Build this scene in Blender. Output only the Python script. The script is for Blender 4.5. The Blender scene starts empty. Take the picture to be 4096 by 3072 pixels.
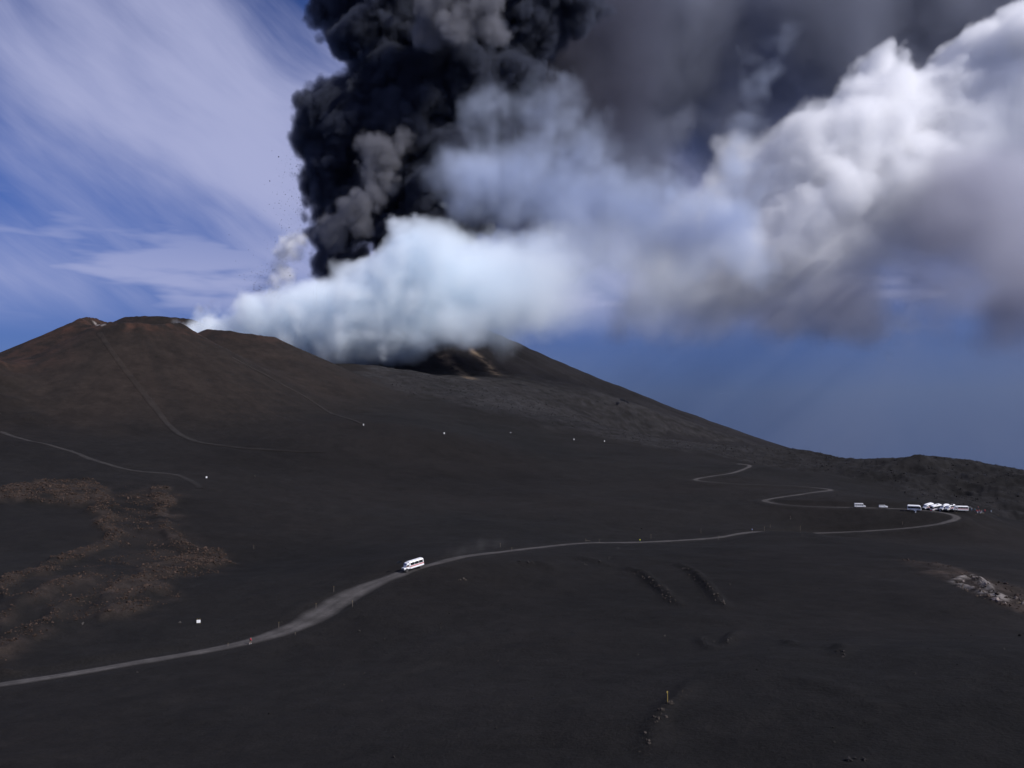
import bpy, bmesh, math, time
import numpy as np
from mathutils import Vector, Matrix

T0 = time.time()
sc = bpy.context.scene
COL = sc.collection
# ------------------------------------------------------------------ camera
FPX, CX, CY, EYE = 3547.0, 2048.0, 1536.0, 1700.0        # focal length, centre and eye level of the 4096 px frame
PITCH = math.atan((EYE - CY) / FPX)
cam = bpy.data.objects.new('camera', bpy.data.cameras.new('camera'))
COL.objects.link(cam)
sc.camera = cam
cam.data.sensor_width = 36.0
cam.data.lens = 36.0 * FPX / 4096.0
cam.data.clip_start, cam.data.clip_end = 1.0, 60000.0
cam.rotation_euler = (math.pi / 2 + PITCH, 0, 0)
# ------------------------------------------------------------------ sun and sky
SUN_AZ, SUN_EL = math.radians(122), math.radians(38)     # azimuth clockwise from the view direction (+Y)
SUN = Vector((math.cos(SUN_EL) * math.sin(SUN_AZ), math.cos(SUN_EL) * math.cos(SUN_AZ), math.sin(SUN_EL)))
lamp = bpy.data.lights.new('sun', 'SUN')
lamp.energy, lamp.angle, lamp.color = 4.8, math.radians(0.53), (1.0, 0.975, 0.965)
sun = bpy.data.objects.new('sun', lamp)
COL.objects.link(sun)
sun.rotation_euler = SUN.to_track_quat('Z', 'Y').to_euler()
sun.location = (600, -300, 900)

world = bpy.data.worlds.new('World')
sc.world = world
world.use_nodes = True


class NT:
    """small helper for writing node trees"""
    def __init__(self, tree):
        self.t, self.N, self.L = tree, tree.nodes, tree.links

    def node(self, kind, **kw):
        n = self.N.new(kind)
        for k, v in kw.items():
            setattr(n, k, v)
        return n

    def put(self, sock, v):
        if isinstance(v, bpy.types.NodeSocket):
            self.L.new(v, sock)
        elif v is not None:
            sock.default_value = v

    def math(self, op, a, b=None, c=None, clamp=False):
        n = self.node('ShaderNodeMath', operation=op, use_clamp=clamp)
        for s, v in zip(n.inputs, (a, b, c)):
            self.put(s, v)
        return n.outputs[0]

    def vmath(self, op, a, b=None):
        n = self.node('ShaderNodeVectorMath', operation=op)
        for s, v in zip(n.inputs, (a, b)):
            self.put(s, v)
        return n.outputs[0]

    def comb(self, x, y, z):
        n = self.node('ShaderNodeCombineXYZ')
        for s, v in zip(n.inputs, (x, y, z)):
            self.put(s, v)
        return n.outputs[0]

    def sep(self, v):
        n = self.node('ShaderNodeSeparateXYZ')
        self.put(n.inputs[0], v)
        return n.outputs

    def noise(self, vec, scale, detail=4.0, rough=0.5, dist=0.0):
        n = self.node('ShaderNodeTexNoise')
        self.put(n.inputs['Vector'], vec)
        n.inputs['Scale'].default_value = scale
        n.inputs['Detail'].default_value = detail
        n.inputs['Roughness'].default_value = rough
        n.inputs['Distortion'].default_value = dist
        return n.outputs[0]

    def ramp(self, v, a, b, lo=0.0, hi=1.0, smooth=True):
        n = self.node('ShaderNodeMapRange')
        n.interpolation_type = 'SMOOTHSTEP' if smooth else 'LINEAR'
        n.clamp = True
        for s, x in zip(n.inputs, (v, a, b, lo, hi)):
            self.put(s, x)
        return n.outputs[0]

    def mix(self, f, a, b, mode='MIX'):
        n = self.node('ShaderNodeMix', data_type='RGBA', blend_type=mode)
        self.put(n.inputs[0], f)
        self.put(n.inputs[6], a)
        self.put(n.inputs[7], b)
        return n.outputs[2]


nt = NT(world.node_tree)
bg = world.node_tree.nodes['Background']
bg.inputs[1].default_value = 0.10
tc = nt.node('ShaderNodeTexCoord').outputs['Generated']
dx, dy, dz = nt.sep(tc)
# below the horizon the far lowland is lost in haze: the sky there goes on as at the horizon
zc = nt.math('MAXIMUM', dz, 0.035)
sky = nt.node('ShaderNodeTexSky', sky_type='NISHITA', sun_disc=False)
sky.sun_elevation = SUN_EL
sky.sun_rotation = SUN_AZ
sky.altitude = 2900
sky.air_density, sky.dust_density, sky.ozone_density = 1.0, 0.3, 2.2
nt.L.new(nt.comb(dx, dy, zc), sky.inputs[0])
hz = nt.ramp(dz, -0.05, 0.30)
tint = nt.mix(hz, (0.150, 0.172, 0.335, 1), (0.38, 0.47, 0.84, 1))
skycol = nt.mix(1.0, sky.outputs[0], tint, 'MULTIPLY')
# cirrus: streaks drawn out along one wind direction on a high plane
az = nt.math('ARCTAN2', dx, dy)
el = nt.math('ARCSINE', nt.math('MAXIMUM', dz, 0.0))
p = nt.comb(az, el, 0.0)
rot = nt.node('ShaderNodeVectorRotate', rotation_type='Z_AXIS')
nt.put(rot.inputs['Vector'], p)
rot.inputs['Angle'].default_value = math.radians(33)
warp = nt.node('ShaderNodeTexNoise')
warp.inputs['Scale'].default_value = 3.0
warp.inputs['Detail'].default_value = 2.0
nt.put(warp.inputs['Vector'], p)
wv = nt.vmath('MULTIPLY', nt.vmath('SUBTRACT', warp.outputs['Color'], (0.5, 0.5, 0.5)), (0.10, 0.10, 0.0))
q = nt.vmath('ADD', rot.outputs[0], wv)
st1 = nt.noise(nt.vmath('MULTIPLY', q, (1.3, 3.6, 1.0)), 1.6, 5.0, 0.45)
st2 = nt.noise(nt.vmath('MULTIPLY', q, (4.0, 22.0, 1.0)), 1.8, 5.0, 0.6)
st3 = nt.noise(nt.vmath('MULTIPLY', p, (2.0, 9.0, 1.0)), 2.3, 4.0, 0.5)
cl = nt.math('ADD', nt.math('MULTIPLY', st1, 0.86), nt.math('MULTIPLY', st2, 0.14))
cir = nt.ramp(cl, 0.345, 0.645)
low = nt.math('MULTIPLY', nt.ramp(st3, 0.42, 0.6), nt.ramp(el, 0.30, 0.12))
cm = nt.math('MAXIMUM', cir, nt.math('MULTIPLY', low, 0.9))
cm = nt.math('MULTIPLY', cm, nt.ramp(el, 0.085, 0.155, 0.0, 1.0))
cm = nt.math('MULTIPLY', cm, 0.80)
CIRRUS = (4.6, 4.85, 7.2, 1)
fin = nt.mix(cm, skycol, CIRRUS)
nt.L.new(fin, bg.inputs[0])

vs = sc.view_settings
vs.view_transform, vs.look, vs.gamma, vs.exposure = 'Standard', 'None', 1.0, 0.0
vs.use_curve_mapping = False
cy = sc.cycles
cy.use_denoising = True
cy.use_adaptive_sampling = True
cy.adaptive_threshold = 0.015
cy.max_bounces, cy.diffuse_bounces, cy.glossy_bounces = 22, 2, 2
cy.volume_bounces = 20
cy.volume_step_rate, cy.volume_max_steps = 2.0, 1024
cy.transparent_max_bounces = 8

# ------------------------------------------------------------------ pixel -> direction -> place
SP, CP = math.sin(PITCH), math.cos(PITCH)


def pix(x, y, depth):
    """point on the ray of pixel (x, y) of the 4096x3072 frame at forward distance depth"""
    s = (CY - y) / FPX
    Y = CP - s * SP
    Z = SP + s * CP
    k = depth / Y
    return np.array([(x - CX) / FPX * k, depth, Z * k])


# ------------------------------------------------------------------ helpers: noise
def _hash(ix, iy, seed):
    h = (ix.astype(np.int64) * 374761393 + iy.astype(np.int64) * 668265263 + seed * 1442695041) & 0xFFFFFFFF
    h = ((h ^ (h >> 13)) * 1274126177) & 0xFFFFFFFF
    return ((h ^ (h >> 16)) & 0xFFFFFF).astype(np.float32) / float(0xFFFFFF)


def vnoise(x, y, seed=0):
    ix, iy = np.floor(x), np.floor(y)
    fx, fy = (x - ix), (y - iy)
    fx, fy = fx * fx * fx * (fx * (fx * 6 - 15) + 10), fy * fy * fy * (fy * (fy * 6 - 15) + 10)
    a, b = _hash(ix, iy, seed), _hash(ix + 1, iy, seed)
    c, d = _hash(ix, iy + 1, seed), _hash(ix + 1, iy + 1, seed)
    return ((a + (b - a) * fx) * (1 - fy) + (c + (d - c) * fx) * fy) * 2 - 1


def fbm2(x, y, scale, octv, seed, gain=0.5):
    out, amp = 0.0, 1.0
    for o in range(octv):
        out = out + amp * vnoise(x / scale + 17.3 * o, y / scale - 9.1 * o, seed + o)
        amp *= gain
        scale /= 2.03
    return out


def ridged(x, y, scale, octv, seed):
    out, amp = 0.0, 1.0
    for o in range(octv):
        out = out + amp * (1 - np.abs(vnoise(x / scale + 5.7 * o, y / scale + 3.3 * o, seed + o)))
        amp *= 0.5
        scale /= 2.1
    return out


def sstep(a, b, v):
    t = np.clip((v - a) / (b - a), 0, 1)
    return t * t * (3 - 2 * t)


# ------------------------------------------------------------------ terrain: control points (pixel, pixel, forward distance)
CTRL = [
    (-900, 3072, 140), (0, 3072, 140), (1024, 3072, 135), (2048, 3072, 126), (3072, 3072, 117), (4096, 3072, 112), (5000, 3072, 108),
    (-900, 2740, 205), (0, 2740, 205), (1000, 2800, 187), (2000, 2800, 166), (2670, 2815, 150), (3400, 2800, 141), (4096, 2800, 136), (5000, 2800, 132),
    (1400, 2680, 212), (1003, 2578, 241), (0, 2550, 240), (794, 2492, 262), (600, 2400, 288), (0, 2400, 270), (-900, 2400, 270),
    (1300, 2440, 268), (1481, 2339, 290), (1574, 2306, 297), (1658, 2282, 301), (1778, 2242, 307), (1944, 2214, 328), (2129, 2192, 360), (2555, 2170, 420), (2889, 2149, 446), (3010, 2127, 462),
    (2048, 2500, 234), (2048, 2350, 286), (2700, 2350, 282), (2700, 2550, 214), (3400, 2520, 212), (3400, 2320, 290), (4096, 2560, 188), (5000, 2600, 180),
    (3140, 2134, 440), (3300, 2176, 390), (3700, 2258, 318), (4096, 2425, 246), (4600, 2600, 215),
    (3300, 2131, 492), (3480, 2124, 486), (3680, 2108, 482), (3838, 2071, 488), (4096, 2215, 420), (4096, 2150, 470), (4096, 2090, 548), (5000, 2100, 520),
    (3740, 2038, 508), (3440, 2028, 520), (3100, 2014, 545), (3050, 2002, 560), (3330, 1960, 606), (2772, 1920, 655), (3002, 1861, 735),
    (3300, 1892, 800), (3700, 2000, 640), (3060, 1792, 1000), (3300, 1838, 900), (3650, 1834, 800), (3800, 1872, 760), (4096, 1917, 720), (5000, 2000, 690),
    (2048, 2000, 560), (2048, 1850, 720), (2048, 1750, 850), (2048, 1650, 1000), (2400, 1705, 1000), (2600, 1752, 960), (2800, 1780, 960),
    (2048, 2095, 462), (2500, 2050, 520), (1400, 2050, 480), (1400, 1850, 650), (1000, 2240, 372), (500, 2150, 375), (826, 1912, 540),
    (300, 2000, 440), (0, 2000, 420), (-900, 2000, 420), (0, 1760, 560), (-900, 1740, 560), (500, 1802, 590), (1000, 1800, 640), (1454, 1700, 760), (1777, 1734, 770),
    (1400, 1452, 1250), (1600, 1490, 1350), (2000, 1502, 1500), (2300, 1548, 1500), (2600, 1642, 1450), (2900, 1748, 1450), (3050, 1805, 1500),
]
PTS = np.array([pix(*c) for c in CTRL])
EXTRA = np.array([  # ground that lies behind the skyline, or under the cones
    (300, 1180, -90), (500, 1100, -100), (650, 950, -95), (750, 1400, -180), (400, 1700, -120), (1100, 1000, -130),
    (-400, 900, 10), (-320, 1080, 40), (-700, 900, 0), (-1000, 1500, 20), (-200, 2600, 20), (700, 2600, -330), (-1400, 2600, -60), (1500, 2300, -500), (-1500, 700, -40),
    (-200, 3300, -150), (-80, 60, -35), (80, 60, -30)], float)
PTS = np.vstack([PTS, EXTRA])
SC = 500.0


def _tps(r2):
    return 0.5 * r2 * np.log(r2 + 1e-9)


_n = len(PTS)
_A = np.zeros((_n + 3, _n + 3))
_d2 = ((PTS[:, None, :2] - PTS[None, :, :2]) / SC) ** 2
_A[:_n, :_n] = _tps(_d2.sum(-1)) + np.eye(_n) * 2e-5
_A[:_n, _n] = 1
_A[:_n, _n + 1:] = PTS[:, :2] / SC
_A[_n:, :_n] = _A[:_n, _n:].T
_W = np.linalg.solve(_A, np.concatenate([PTS[:, 2], np.zeros(3)])).astype(np.float32)


def base_height(x, y):
    x = np.asarray(x, np.float32)
    y = np.asarray(y, np.float32)
    out = _W[_n] + _W[_n + 1] * x / SC + _W[_n + 2] * y / SC
    for k in range(_n):
        r2 = ((x - PTS[k, 0].astype(np.float32)) / SC) ** 2 + ((y - PTS[k, 1].astype(np.float32)) / SC) ** 2
        out = out + _W[k] * 0.5 * r2 * np.log(r2 + 1e-9)
    return out


def smax(a, b, k):
    h = np.clip(0.5 + 0.5 * (a - b) / k, 0, 1)
    return b + (a - b) * h + k * h * (1 - h)


# cones: name, centre, rim radius, rim height, slope, crater depth, flattening of the foot
CONES = [
    ('near', pix(535, 1300, 905), 46.0, 106.0, 0.56, 14.0, 0.00075),
    ('second', pix(965, 1320, 1085), 40.0, 113.0, 0.47, 8.0, 0.00058),
    ('edge', pix(-230, 1400, 770), 62.0, 60.0, 0.50, 22.0, 0.0009),
    ('far', pix(640, 1270, 1560), 60.0, 186.0, 0.55, 5.0, 0.0006),
]
MAIN = (-190.0, 1830.0, 262.0, 0.50)        # the big crater under the smoke: x, y, height, slope


def cone_height(c, x, y):
    _, o, R, zr, sl, dep, flat = c
    ddx, ddy = x - o[0], y - o[1]
    r = np.sqrt(ddx * ddx + ddy * ddy) + 1e-3
    th = np.arctan2(ddy, ddx)
    if c[0] == 'near':
        u = ddx / (r + 1e-3) * np.minimum(r / R, 1.25)
        rim = zr + np.interp(u, [-1.2, -1.0, -0.75, -0.55, -0.2, 0.1, 0.4, 0.95, 1.2], [3.0, 5.6, 1.2, -1.8, 1.0, 1.2, 0.0, -0.6, -2.0])
        rim = rim - 6.5 * np.clip(-ddy / r, 0, 1) + (0.9 * vnoise(x / 6, y / 6, 3) + 0.7 * vnoise(x / 14, y / 14, 4)) * sstep(40, 5, np.abs(r - R))
    elif c[0] == 'second':
        rim = zr + np.interp(ddx / r * np.minimum(r / R, 1.2), [-1.2, -0.8, 0.0, 0.6, 1.0, 1.2], [4.0, 5.5, 3.0, -1.0, -4.0, -5.0]) - 4.0 * np.clip(-ddy / r, 0, 1)
    elif c[0] == 'edge':
        rim = zr + 2.5 * vnoise(x / 12, y / 12, 6) - 5 * sstep(0.2, 1.0, ddx / R)
    else:
        rim = zr + 0.4 * vnoise(x / 18, y / 18, 7)
    d = r - R
    out = rim - sl * d + flat * 0.5 * np.clip(d, 0, sl / flat) ** 2 * 0.9
    out = np.where(d > sl / flat, -400, out)
    inn = rim + d * 0.55
    inn = np.maximum(inn, rim - dep)
    rr = np.minimum(out, inn)
    return np.where(np.abs(d) < 7, rr - 0.12 * (7 - np.abs(d)) ** 2 * 0.12, rr)


def main_height(x, y):
    r = np.sqrt((x - MAIN[0]) ** 2 + (y - MAIN[1]) ** 2)
    th = np.arctan2(y - MAIN[1], x - MAIN[0])
    gul = 3.0 * vnoise(th * 14, r / 260, 21) + 1.5 * vnoise(th * 34, r / 200, 22)
    return np.minimum(MAIN[2] - MAIN[3] * r + 0.00011 * r * r + gul * sstep(60, 250, r), 225 - 0.05 * r)


def big_height(x, y):
    """height without small relief, and which cone rules there (0 ground, 1.. cones, 5 main crater)"""
    b = base_height(x, y)
    h = b
    reg = np.zeros(np.shape(b), np.int8)
    for i, c in enumerate(CONES):
        ch = cone_height(c, x, y)
        reg = np.where(ch > h + 1.0, i + 1, reg)
        h = smax(h, ch, 10.0)
    mh = main_height(x, y)
    reg = np.where(mh > h + 1.0, 5, reg)
    h = smax(h, mh, 16.0)
    return h, reg


def hit(x, y, hf, dmin=60.0, dmax=2600.0):
    """where the ray of a pixel meets the ground"""
    d = np.geomspace(dmin, dmax, 900)
    P = np.array([pix(x, y, 1.0)])[0]
    g = hf(P[0] * d, P[1] * d) - P[2] * d
    k = np.argmax(g > 0)
    if k == 0:
        return None
    lo_, hi_ = d[k - 1], d[k]
    dd = np.linspace(lo_, hi_, 24)
    g = hf(P[0] * dd, P[1] * dd) - P[2] * dd
    k = np.argmax(g > 0)
    return P * dd[max(k, 1)]


def hit0(x, y):
    return hit(x, y, lambda a, b: big_height(a, b)[0])


# ------------------------------------------------------------------ regions drawn on the ground
class Region:
    def __init__(self, pts, soft=8.0, warp=6.0, wscale=22.0, seed=0):
        self.p = np.array(pts, float)
        self.soft, self.warp, self.ws, self.seed = soft, warp, wscale, seed

    def mask(self, x, y):
        out = np.zeros(np.shape(x), np.float32)
        m = self.soft + self.warp * 2
        sel = (x > self.p[:, 0].min() - m) & (x < self.p[:, 0].max() + m) & (y > self.p[:, 1].min() - m) & (y < self.p[:, 1].max() + m)
        if not np.any(sel):
            return out
        xs = x[sel] + self.warp * fbm2(x[sel], y[sel], self.ws, 3, self.seed)
        ys = y[sel] + self.warp * fbm2(x[sel], y[sel], self.ws, 3, self.seed + 50)
        n = len(self.p)
        dist = np.full(xs.shape, 1e9)
        inside = np.zeros(xs.shape, bool)
        for i in range(n):
            a, b = self.p[i], self.p[(i + 1) % n]
            e = b - a
            t = np.clip(((xs - a[0]) * e[0] + (ys - a[1]) * e[1]) / (e @ e + 1e-9), 0, 1)
            dist = np.minimum(dist, (xs - a[0] - t * e[0]) ** 2 + (ys - a[1] - t * e[1]) ** 2)
            c = (a[1] > ys) != (b[1] > ys)
            xi = a[0] + (ys - a[1]) / (b[1] - a[1] + 1e-12) * e[0]
            inside ^= c & (xs < xi)
        sd = np.sqrt(dist) * np.where(inside, 1, -1)
        out[sel] = sstep(-self.soft * 0.5, self.soft * 0.5, sd)
        return out


def region_px(px, **kw):
    pts = [hit0(*q) for q in px]
    return Region([(q[0], q[1]) for q in pts if q is not None], **kw)


R_RUBBLE = [  # old lava breaking through the ash on the left: outline pieces in the photo
    region_px([(0, 1960), (180, 1935), (330, 1925), (410, 1965), (440, 2010), (470, 2060), (500, 2110), (465, 2170), (400, 2195), (410, 2130), (400, 2060), (330, 2030), (200, 2020), (0, 2010)], soft=5, warp=5, seed=11),
    region_px([(620, 1955), (690, 1945), (700, 2030), (690, 2080), (740, 2140), (760, 2190), (870, 2205), (910, 2250), (820, 2275), (740, 2290), (660, 2340), (640, 2430), (560, 2470), (400, 2485), (380, 2440), (420, 2350), (600, 2270), (690, 2210), (660, 2120), (640, 2040)], soft=4, warp=5, seed=12),
    region_px([(400, 2350), (330, 2420), (240, 2520), (150, 2570), (60, 2640), (0, 2700), (0, 2590), (120, 2520), (220, 2470), (330, 2380)], soft=4, warp=5, seed=13),
    region_px([(0, 2330), (120, 2290), (250, 2230), (400, 2180), (470, 2130), (480, 2180), (380, 2225), (230, 2290), (100, 2350), (0, 2400)], soft=3, warp=4, seed=14),
    region_px([(0, 2420), (200, 2330), (330, 2290), (340, 2330), (200, 2420), (60, 2500), (0, 2540)], soft=8, warp=8, seed=15),
    region_px([(-500, 1960), (0, 1965), (0, 2015), (-500, 2040)], soft=6, warp=5, seed=16),
]
R_RUBBLE_BROAD = region_px([(0, 1950), (350, 1930), (690, 1950), (720, 2120), (900, 2240), (700, 2330), (620, 2460), (380, 2480), (200, 2560), (0, 2700), (-300, 2700), (-300, 2330), (0, 2330), (420, 2200), (440, 2080), (330, 2020), (0, 2030)], soft=16, warp=8, seed=17)
R_LAVA = Region([(p[0], p[1]) for p in [hit0(*q) for q in
    [(1420, 1470), (1560, 1545), (1800, 1615), (2100, 1685), (2400, 1745), (2600, 1785), (2820, 1812), (3060, 1855), (3290, 1888), (3500, 1945), (3700, 2002), (3900, 2045), (4096, 2092), (4700, 2150)]] if p is not None]
    + [(1100, 620), (1000, 900), (620, 1250), (480, 1600), (100, 1560), (-180, 1480)], soft=30, warp=16, wscale=40, seed=18)
R_PALEBROWN = region_px([(3640, 2235), (3760, 2245), (3900, 2300), (4096, 2390), (4400, 2520), (4400, 2600), (4096, 2465), (3960, 2420), (3840, 2345), (3720, 2300)], soft=8, warp=5, seed=19)


# ------------------------------------------------------------------ roads and paths: centre lines in the photo
def catmull(P, step):
    P = np.asarray(P, float)
    Q = np.vstack([2 * P[0] - P[1], P, 2 * P[-1] - P[-2]])
    out = []
    for i in range(1, len(Q) - 2):
        n = max(2, int(np.linalg.norm(Q[i + 1] - Q[i]) / step))
        for t in np.linspace(0, 1, n, endpoint=False):
            a, b, c, d = Q[i - 1], Q[i], Q[i + 1], Q[i + 2]
            out.append(0.5 * (2 * b + (c - a) * t + (2 * a - 5 * b + 4 * c - d) * t * t + (3 * b - a - 3 * c + d) * t ** 3))
    out.append(P[-1])
    return np.array(out)


ROAD_PX = [(-500, 2822), (-200, 2772), (0, 2737), (278, 2696), (555, 2648), (833, 2602), (1000, 2567), (1111, 2533), (1222, 2490), (1315, 2432), (1407, 2376), (1481, 2339),
           (1574, 2306), (1667, 2272), (1778, 2240), (1944, 2214), (2129, 2192), (2315, 2173), (2450, 2170), (2555, 2169), (2740, 2160), (2889, 2148), (3005, 2127),
           'over', (3266, 2133), (3479, 2124), (3682, 2108), (3790, 2089), (3836, 2071), (3797, 2053), (3716, 2042), (3628, 2036), (3445, 2030), (3310, 2028), (3180, 2023), (3100, 2014), (3052, 2003),
           (3087, 1994), (3209, 1976), (3328, 1961), (3276, 1952), (3180, 1944), (3000, 1938), (2857, 1929), (2776, 1920), (2823, 1908), (2925, 1893), (2979, 1875), (3000, 1862), (2952, 1855)]
road_w = []
for q in ROAD_PX:
    if q == 'over':
        continue
    h = hit0(*q)
    road_w.append(h[:2])
road_xy = catmull(road_w, 1.2)
_k = np.ones(9) / 9
for _ in range(2):
    road_xy[4:-4] = np.stack([np.convolve(road_xy[:, i], _k, 'valid') for i in (0, 1)], 1)
PATHS_PX = [  # walked lines on the cone and below it
    ([(0, 1725), (120, 1762), (280, 1800), (420, 1858), (560, 1888), (700, 1902), (770, 1930), (800, 1955)], 2.6, 0.75),
    ([(395, 1330), (470, 1440), (540, 1530), (605, 1612), (645, 1665), (695, 1722), (745, 1752), (820, 1775), (1000, 1795), (1300, 1812)], 3.2, 0.55),
    ([(930, 1430), (1080, 1510), (1250, 1605), (1400, 1680), (1450, 1700)], 2.4, 0.40),
]
path_xy = [(catmull([hit0(*q)[:2] for q in L], 2.0), w, s) for L, w, s in PATHS_PX]

# raster of the road corridor, so that the ground can be levelled under it
RX0, RX1, RY0, RY1 = -420.0, 420.0, 130.0, 800.0
_rn = (int(RX1 - RX0) + 1, int(RY1 - RY0) + 1)
road_d = np.full(_rn, 99.0, np.float32)
road_z = np.zeros(_rn, np.float32)
_rz = big_height(road_xy[:, 0], road_xy[:, 1])[0]
_rz[10:-10] = np.convolve(_rz, np.ones(21) / 21, 'valid')
_rz = _rz - 0.15
for (X, Y), Z in zip(road_xy, _rz):
    i0, j0 = int(X - RX0), int(Y - RY0)
    if not (16 < i0 < _rn[0] - 16 and 16 < j0 < _rn[1] - 16):
        continue
    ii, jj = np.meshgrid(np.arange(i0 - 14, i0 + 15), np.arange(j0 - 14, j0 + 15), indexing='ij')
    d = np.hypot(ii + RX0 - X, jj + RY0 - Y)
    cur = road_d[i0 - 14:i0 + 15, j0 - 14:j0 + 15]
    m = d < cur
    cur[m] = d[m]
    road_z[i0 - 14:i0 + 15, j0 - 14:j0 + 15][m] = Z


def road_field(x, y):
    fx, fy = np.clip(x - RX0, 0, _rn[0] - 1.01), np.clip(y - RY0, 0, _rn[1] - 1.01)
    i, j = fx.astype(int), fy.astype(int)
    u, v = fx - i, fy - j

    def bil(A):
        return (A[i, j] * (1 - u) + A[i + 1, j] * u) * (1 - v) + (A[i, j + 1] * (1 - u) + A[i + 1, j + 1] * u) * v
    near = np.minimum(np.minimum(road_d[i, j], road_d[i + 1, j]), np.minimum(road_d[i, j + 1], road_d[i + 1, j + 1]))
    far = np.maximum(np.maximum(road_d[i, j], road_d[i + 1, j]), np.maximum(road_d[i, j + 1], road_d[i + 1, j + 1]))
    d = bil(road_d)
    return np.where(far > 50, 99.0, d), bil(road_z)


# small crescent ridges and bumps in the ash: pixel line, width, height
RIDGES_PX = [
    ([(2520, 2276), (2575, 2300), (2640, 2352), (2662, 2374), (2722, 2418)], 1.9, 1.6),
    ([(2715, 2266), (2762, 2290), (2812, 2332), (2852, 2374), (2897, 2422)], 1.9, 1.7),
    ([(2798, 2545), (2822, 2580), (2855, 2592)], 1.5, 0.8),
    ([(2912, 2580), (2918, 2552), (2948, 2524)], 1.6, 0.9),
    ([(3120, 2558), (3150, 2566), (3178, 2592)], 1.8, 0.8),
    ([(3345, 2592), (3362, 2598), (3372, 2632)], 1.8, 0.8),
    ([(2765, 2735), (2720, 2790), (2672, 2825), (2625, 2890), (2608, 2935), (2588, 2985)], 1.8, 0.8),
    ([(2060, 2248), (2160, 2252), (2230, 2280)], 3.0, 1.0),
    ([(2300, 2226), (2350, 2236), (2420, 2256)], 3.0, 1.1),
    ([(3040, 2120), (3160, 2118), (3290, 2150), (3450, 2200), (3640, 2232)], 7.0, 0.5),
    ([(2010, 1945), (2200, 1990), (2420, 2010)], 22.0, 2.0),
    ([(1900, 2060), (2050, 2075), (2250, 2060)], 14.0, -2.2),
    ([(3822, 2335), (3850, 2322), (3890, 2312), (3920, 2332), (3962, 2372), (4010, 2410)], 1.5, 1.3),
    ([(3835, 2345), (3870, 2362), (3900, 2375), (3940, 2392), (3990, 2408)], 1.3, 1.0),
    ([(3590, 1856), (3690, 1846), (3780, 1872)], 17.0, 4.5),
    ([(3180, 2720), (3350, 2760), (3500, 2830)], 2.5, 0.5),
]
ridge_xy = [(catmull([hit0(*q)[:2] for q in L], 1.0), w, h) for L, w, h in RIDGES_PX]

SCARP_XY = [r for r in ridge_xy if r[1] in (1.5, 1.3) and len(r[0]) > 4 and r[0][:, 0].min() > 100]


def ridge_height(x, y):
    out = np.zeros(np.shape(x), np.float32)
    for P, w, h in ridge_xy:
        m = 3 * w
        sel = (x > P[:, 0].min() - m) & (x < P[:, 0].max() + m) & (y > P[:, 1].min() - m) & (y < P[:, 1].max() + m)
        if not np.any(sel):
            continue
        xs, ys = x[sel], y[sel]
        d2 = np.full(xs.shape, 1e9)
        tt = np.zeros(xs.shape)
        Q = P[::2] if len(P) < 200 else P[::5]
        for i, (a, b) in enumerate(Q):
            dd = (xs - a) ** 2 + (ys - b) ** 2
            m2 = dd < d2
            d2 = np.where(m2, dd, d2)
            tt = np.where(m2, i / len(Q), tt)
        out[sel] += h * np.exp(-d2 / (w * w)) * np.sin(np.pi * np.clip(tt * 0.9 + 0.08, 0, 1)) ** 0.6
    return out


PAD = hit0(3765, 2038)        # levelled ground where the buses park


def ground(x, y, full=False):
    """final ground height; with full also the masks used for colour"""
    x = np.atleast_1d(np.asarray(x, np.float64))
    y = np.atleast_1d(np.asarray(y, np.float64))
    h, reg = big_height(x, y)
    lava = R_LAVA.mask(x, y)
    lava = lava * (reg < 5)
    rub = np.zeros(np.shape(x), np.float32)
    for r in R_RUBBLE:
        rub = np.maximum(rub, r.mask(x, y))
    broad = R_RUBBLE_BROAD.mask(x, y)
    pale = R_PALEBROWN.mask(x, y)
    conem = ((reg > 0) & (reg < 5)).astype(np.float32)
    und = 1.1 * fbm2(x, y, 75, 3, 31) + 0.30 * fbm2(x, y, 16, 4, 32)
    und = und * np.where(conem > 0, 0.45, 1.0)
    rough_l = ridged(x * 0.8 + y * 0.35, y * 0.55 - x * 0.2, 34, 5, 41) - 1.1
    patch = sstep(-0.5, 0.5, fbm2(x, y, 120, 2, 47))
    far_r = sstep(150, 330, x) * sstep(1250, 900, y)
    h = h + und + lava * (rough_l * (1.7 + 3.2 * far_r) * (0.45 + 0.9 * patch) + 2.0 * far_r * fbm2(x, y, 60, 2, 43))
    h = h + lava * (0.25 + 0.9 * far_r) * (ridged(x, y, 11, 4, 45) - 1.0) * 1.3
    h = h + rub * (1.1 + 0.95 * (ridged(x, y, 6.5, 4, 51) - 0.9)) + broad * 0.35 * fbm2(x, y, 16, 3, 52) + pale * (0.5 * fbm2(x, y, 6, 4, 53) + 0.3)
    h = h + ridge_height(x, y)
    streak = np.zeros(np.shape(x))
    rd, rz = road_field(x, y)
    m = sstep(9.0, 3.6, rd)
    h = h * (1 - m) + rz * m
    q = np.sqrt(((x - PAD[0]) / 26.0) ** 2 + ((y - PAD[1]) / 13.0) ** 2)
    h = h + (PAD[2] + 0.02 * (y - PAD[1]) - h) * sstep(1.35, 0.6, q) * 0.85 * (1 - m)
    if not full:
        return h
    return h, reg, lava, rub, broad, pale, rd


def gz(x, y):
    return float(ground([x], [y])[0])


def place(x, y):
    """a thing's foot at a pixel of the photo"""
    q = hit(x, y, lambda a, b: ground(a, b))
    return Vector((q[0], q[1], gz(q[0], q[1])))


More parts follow.
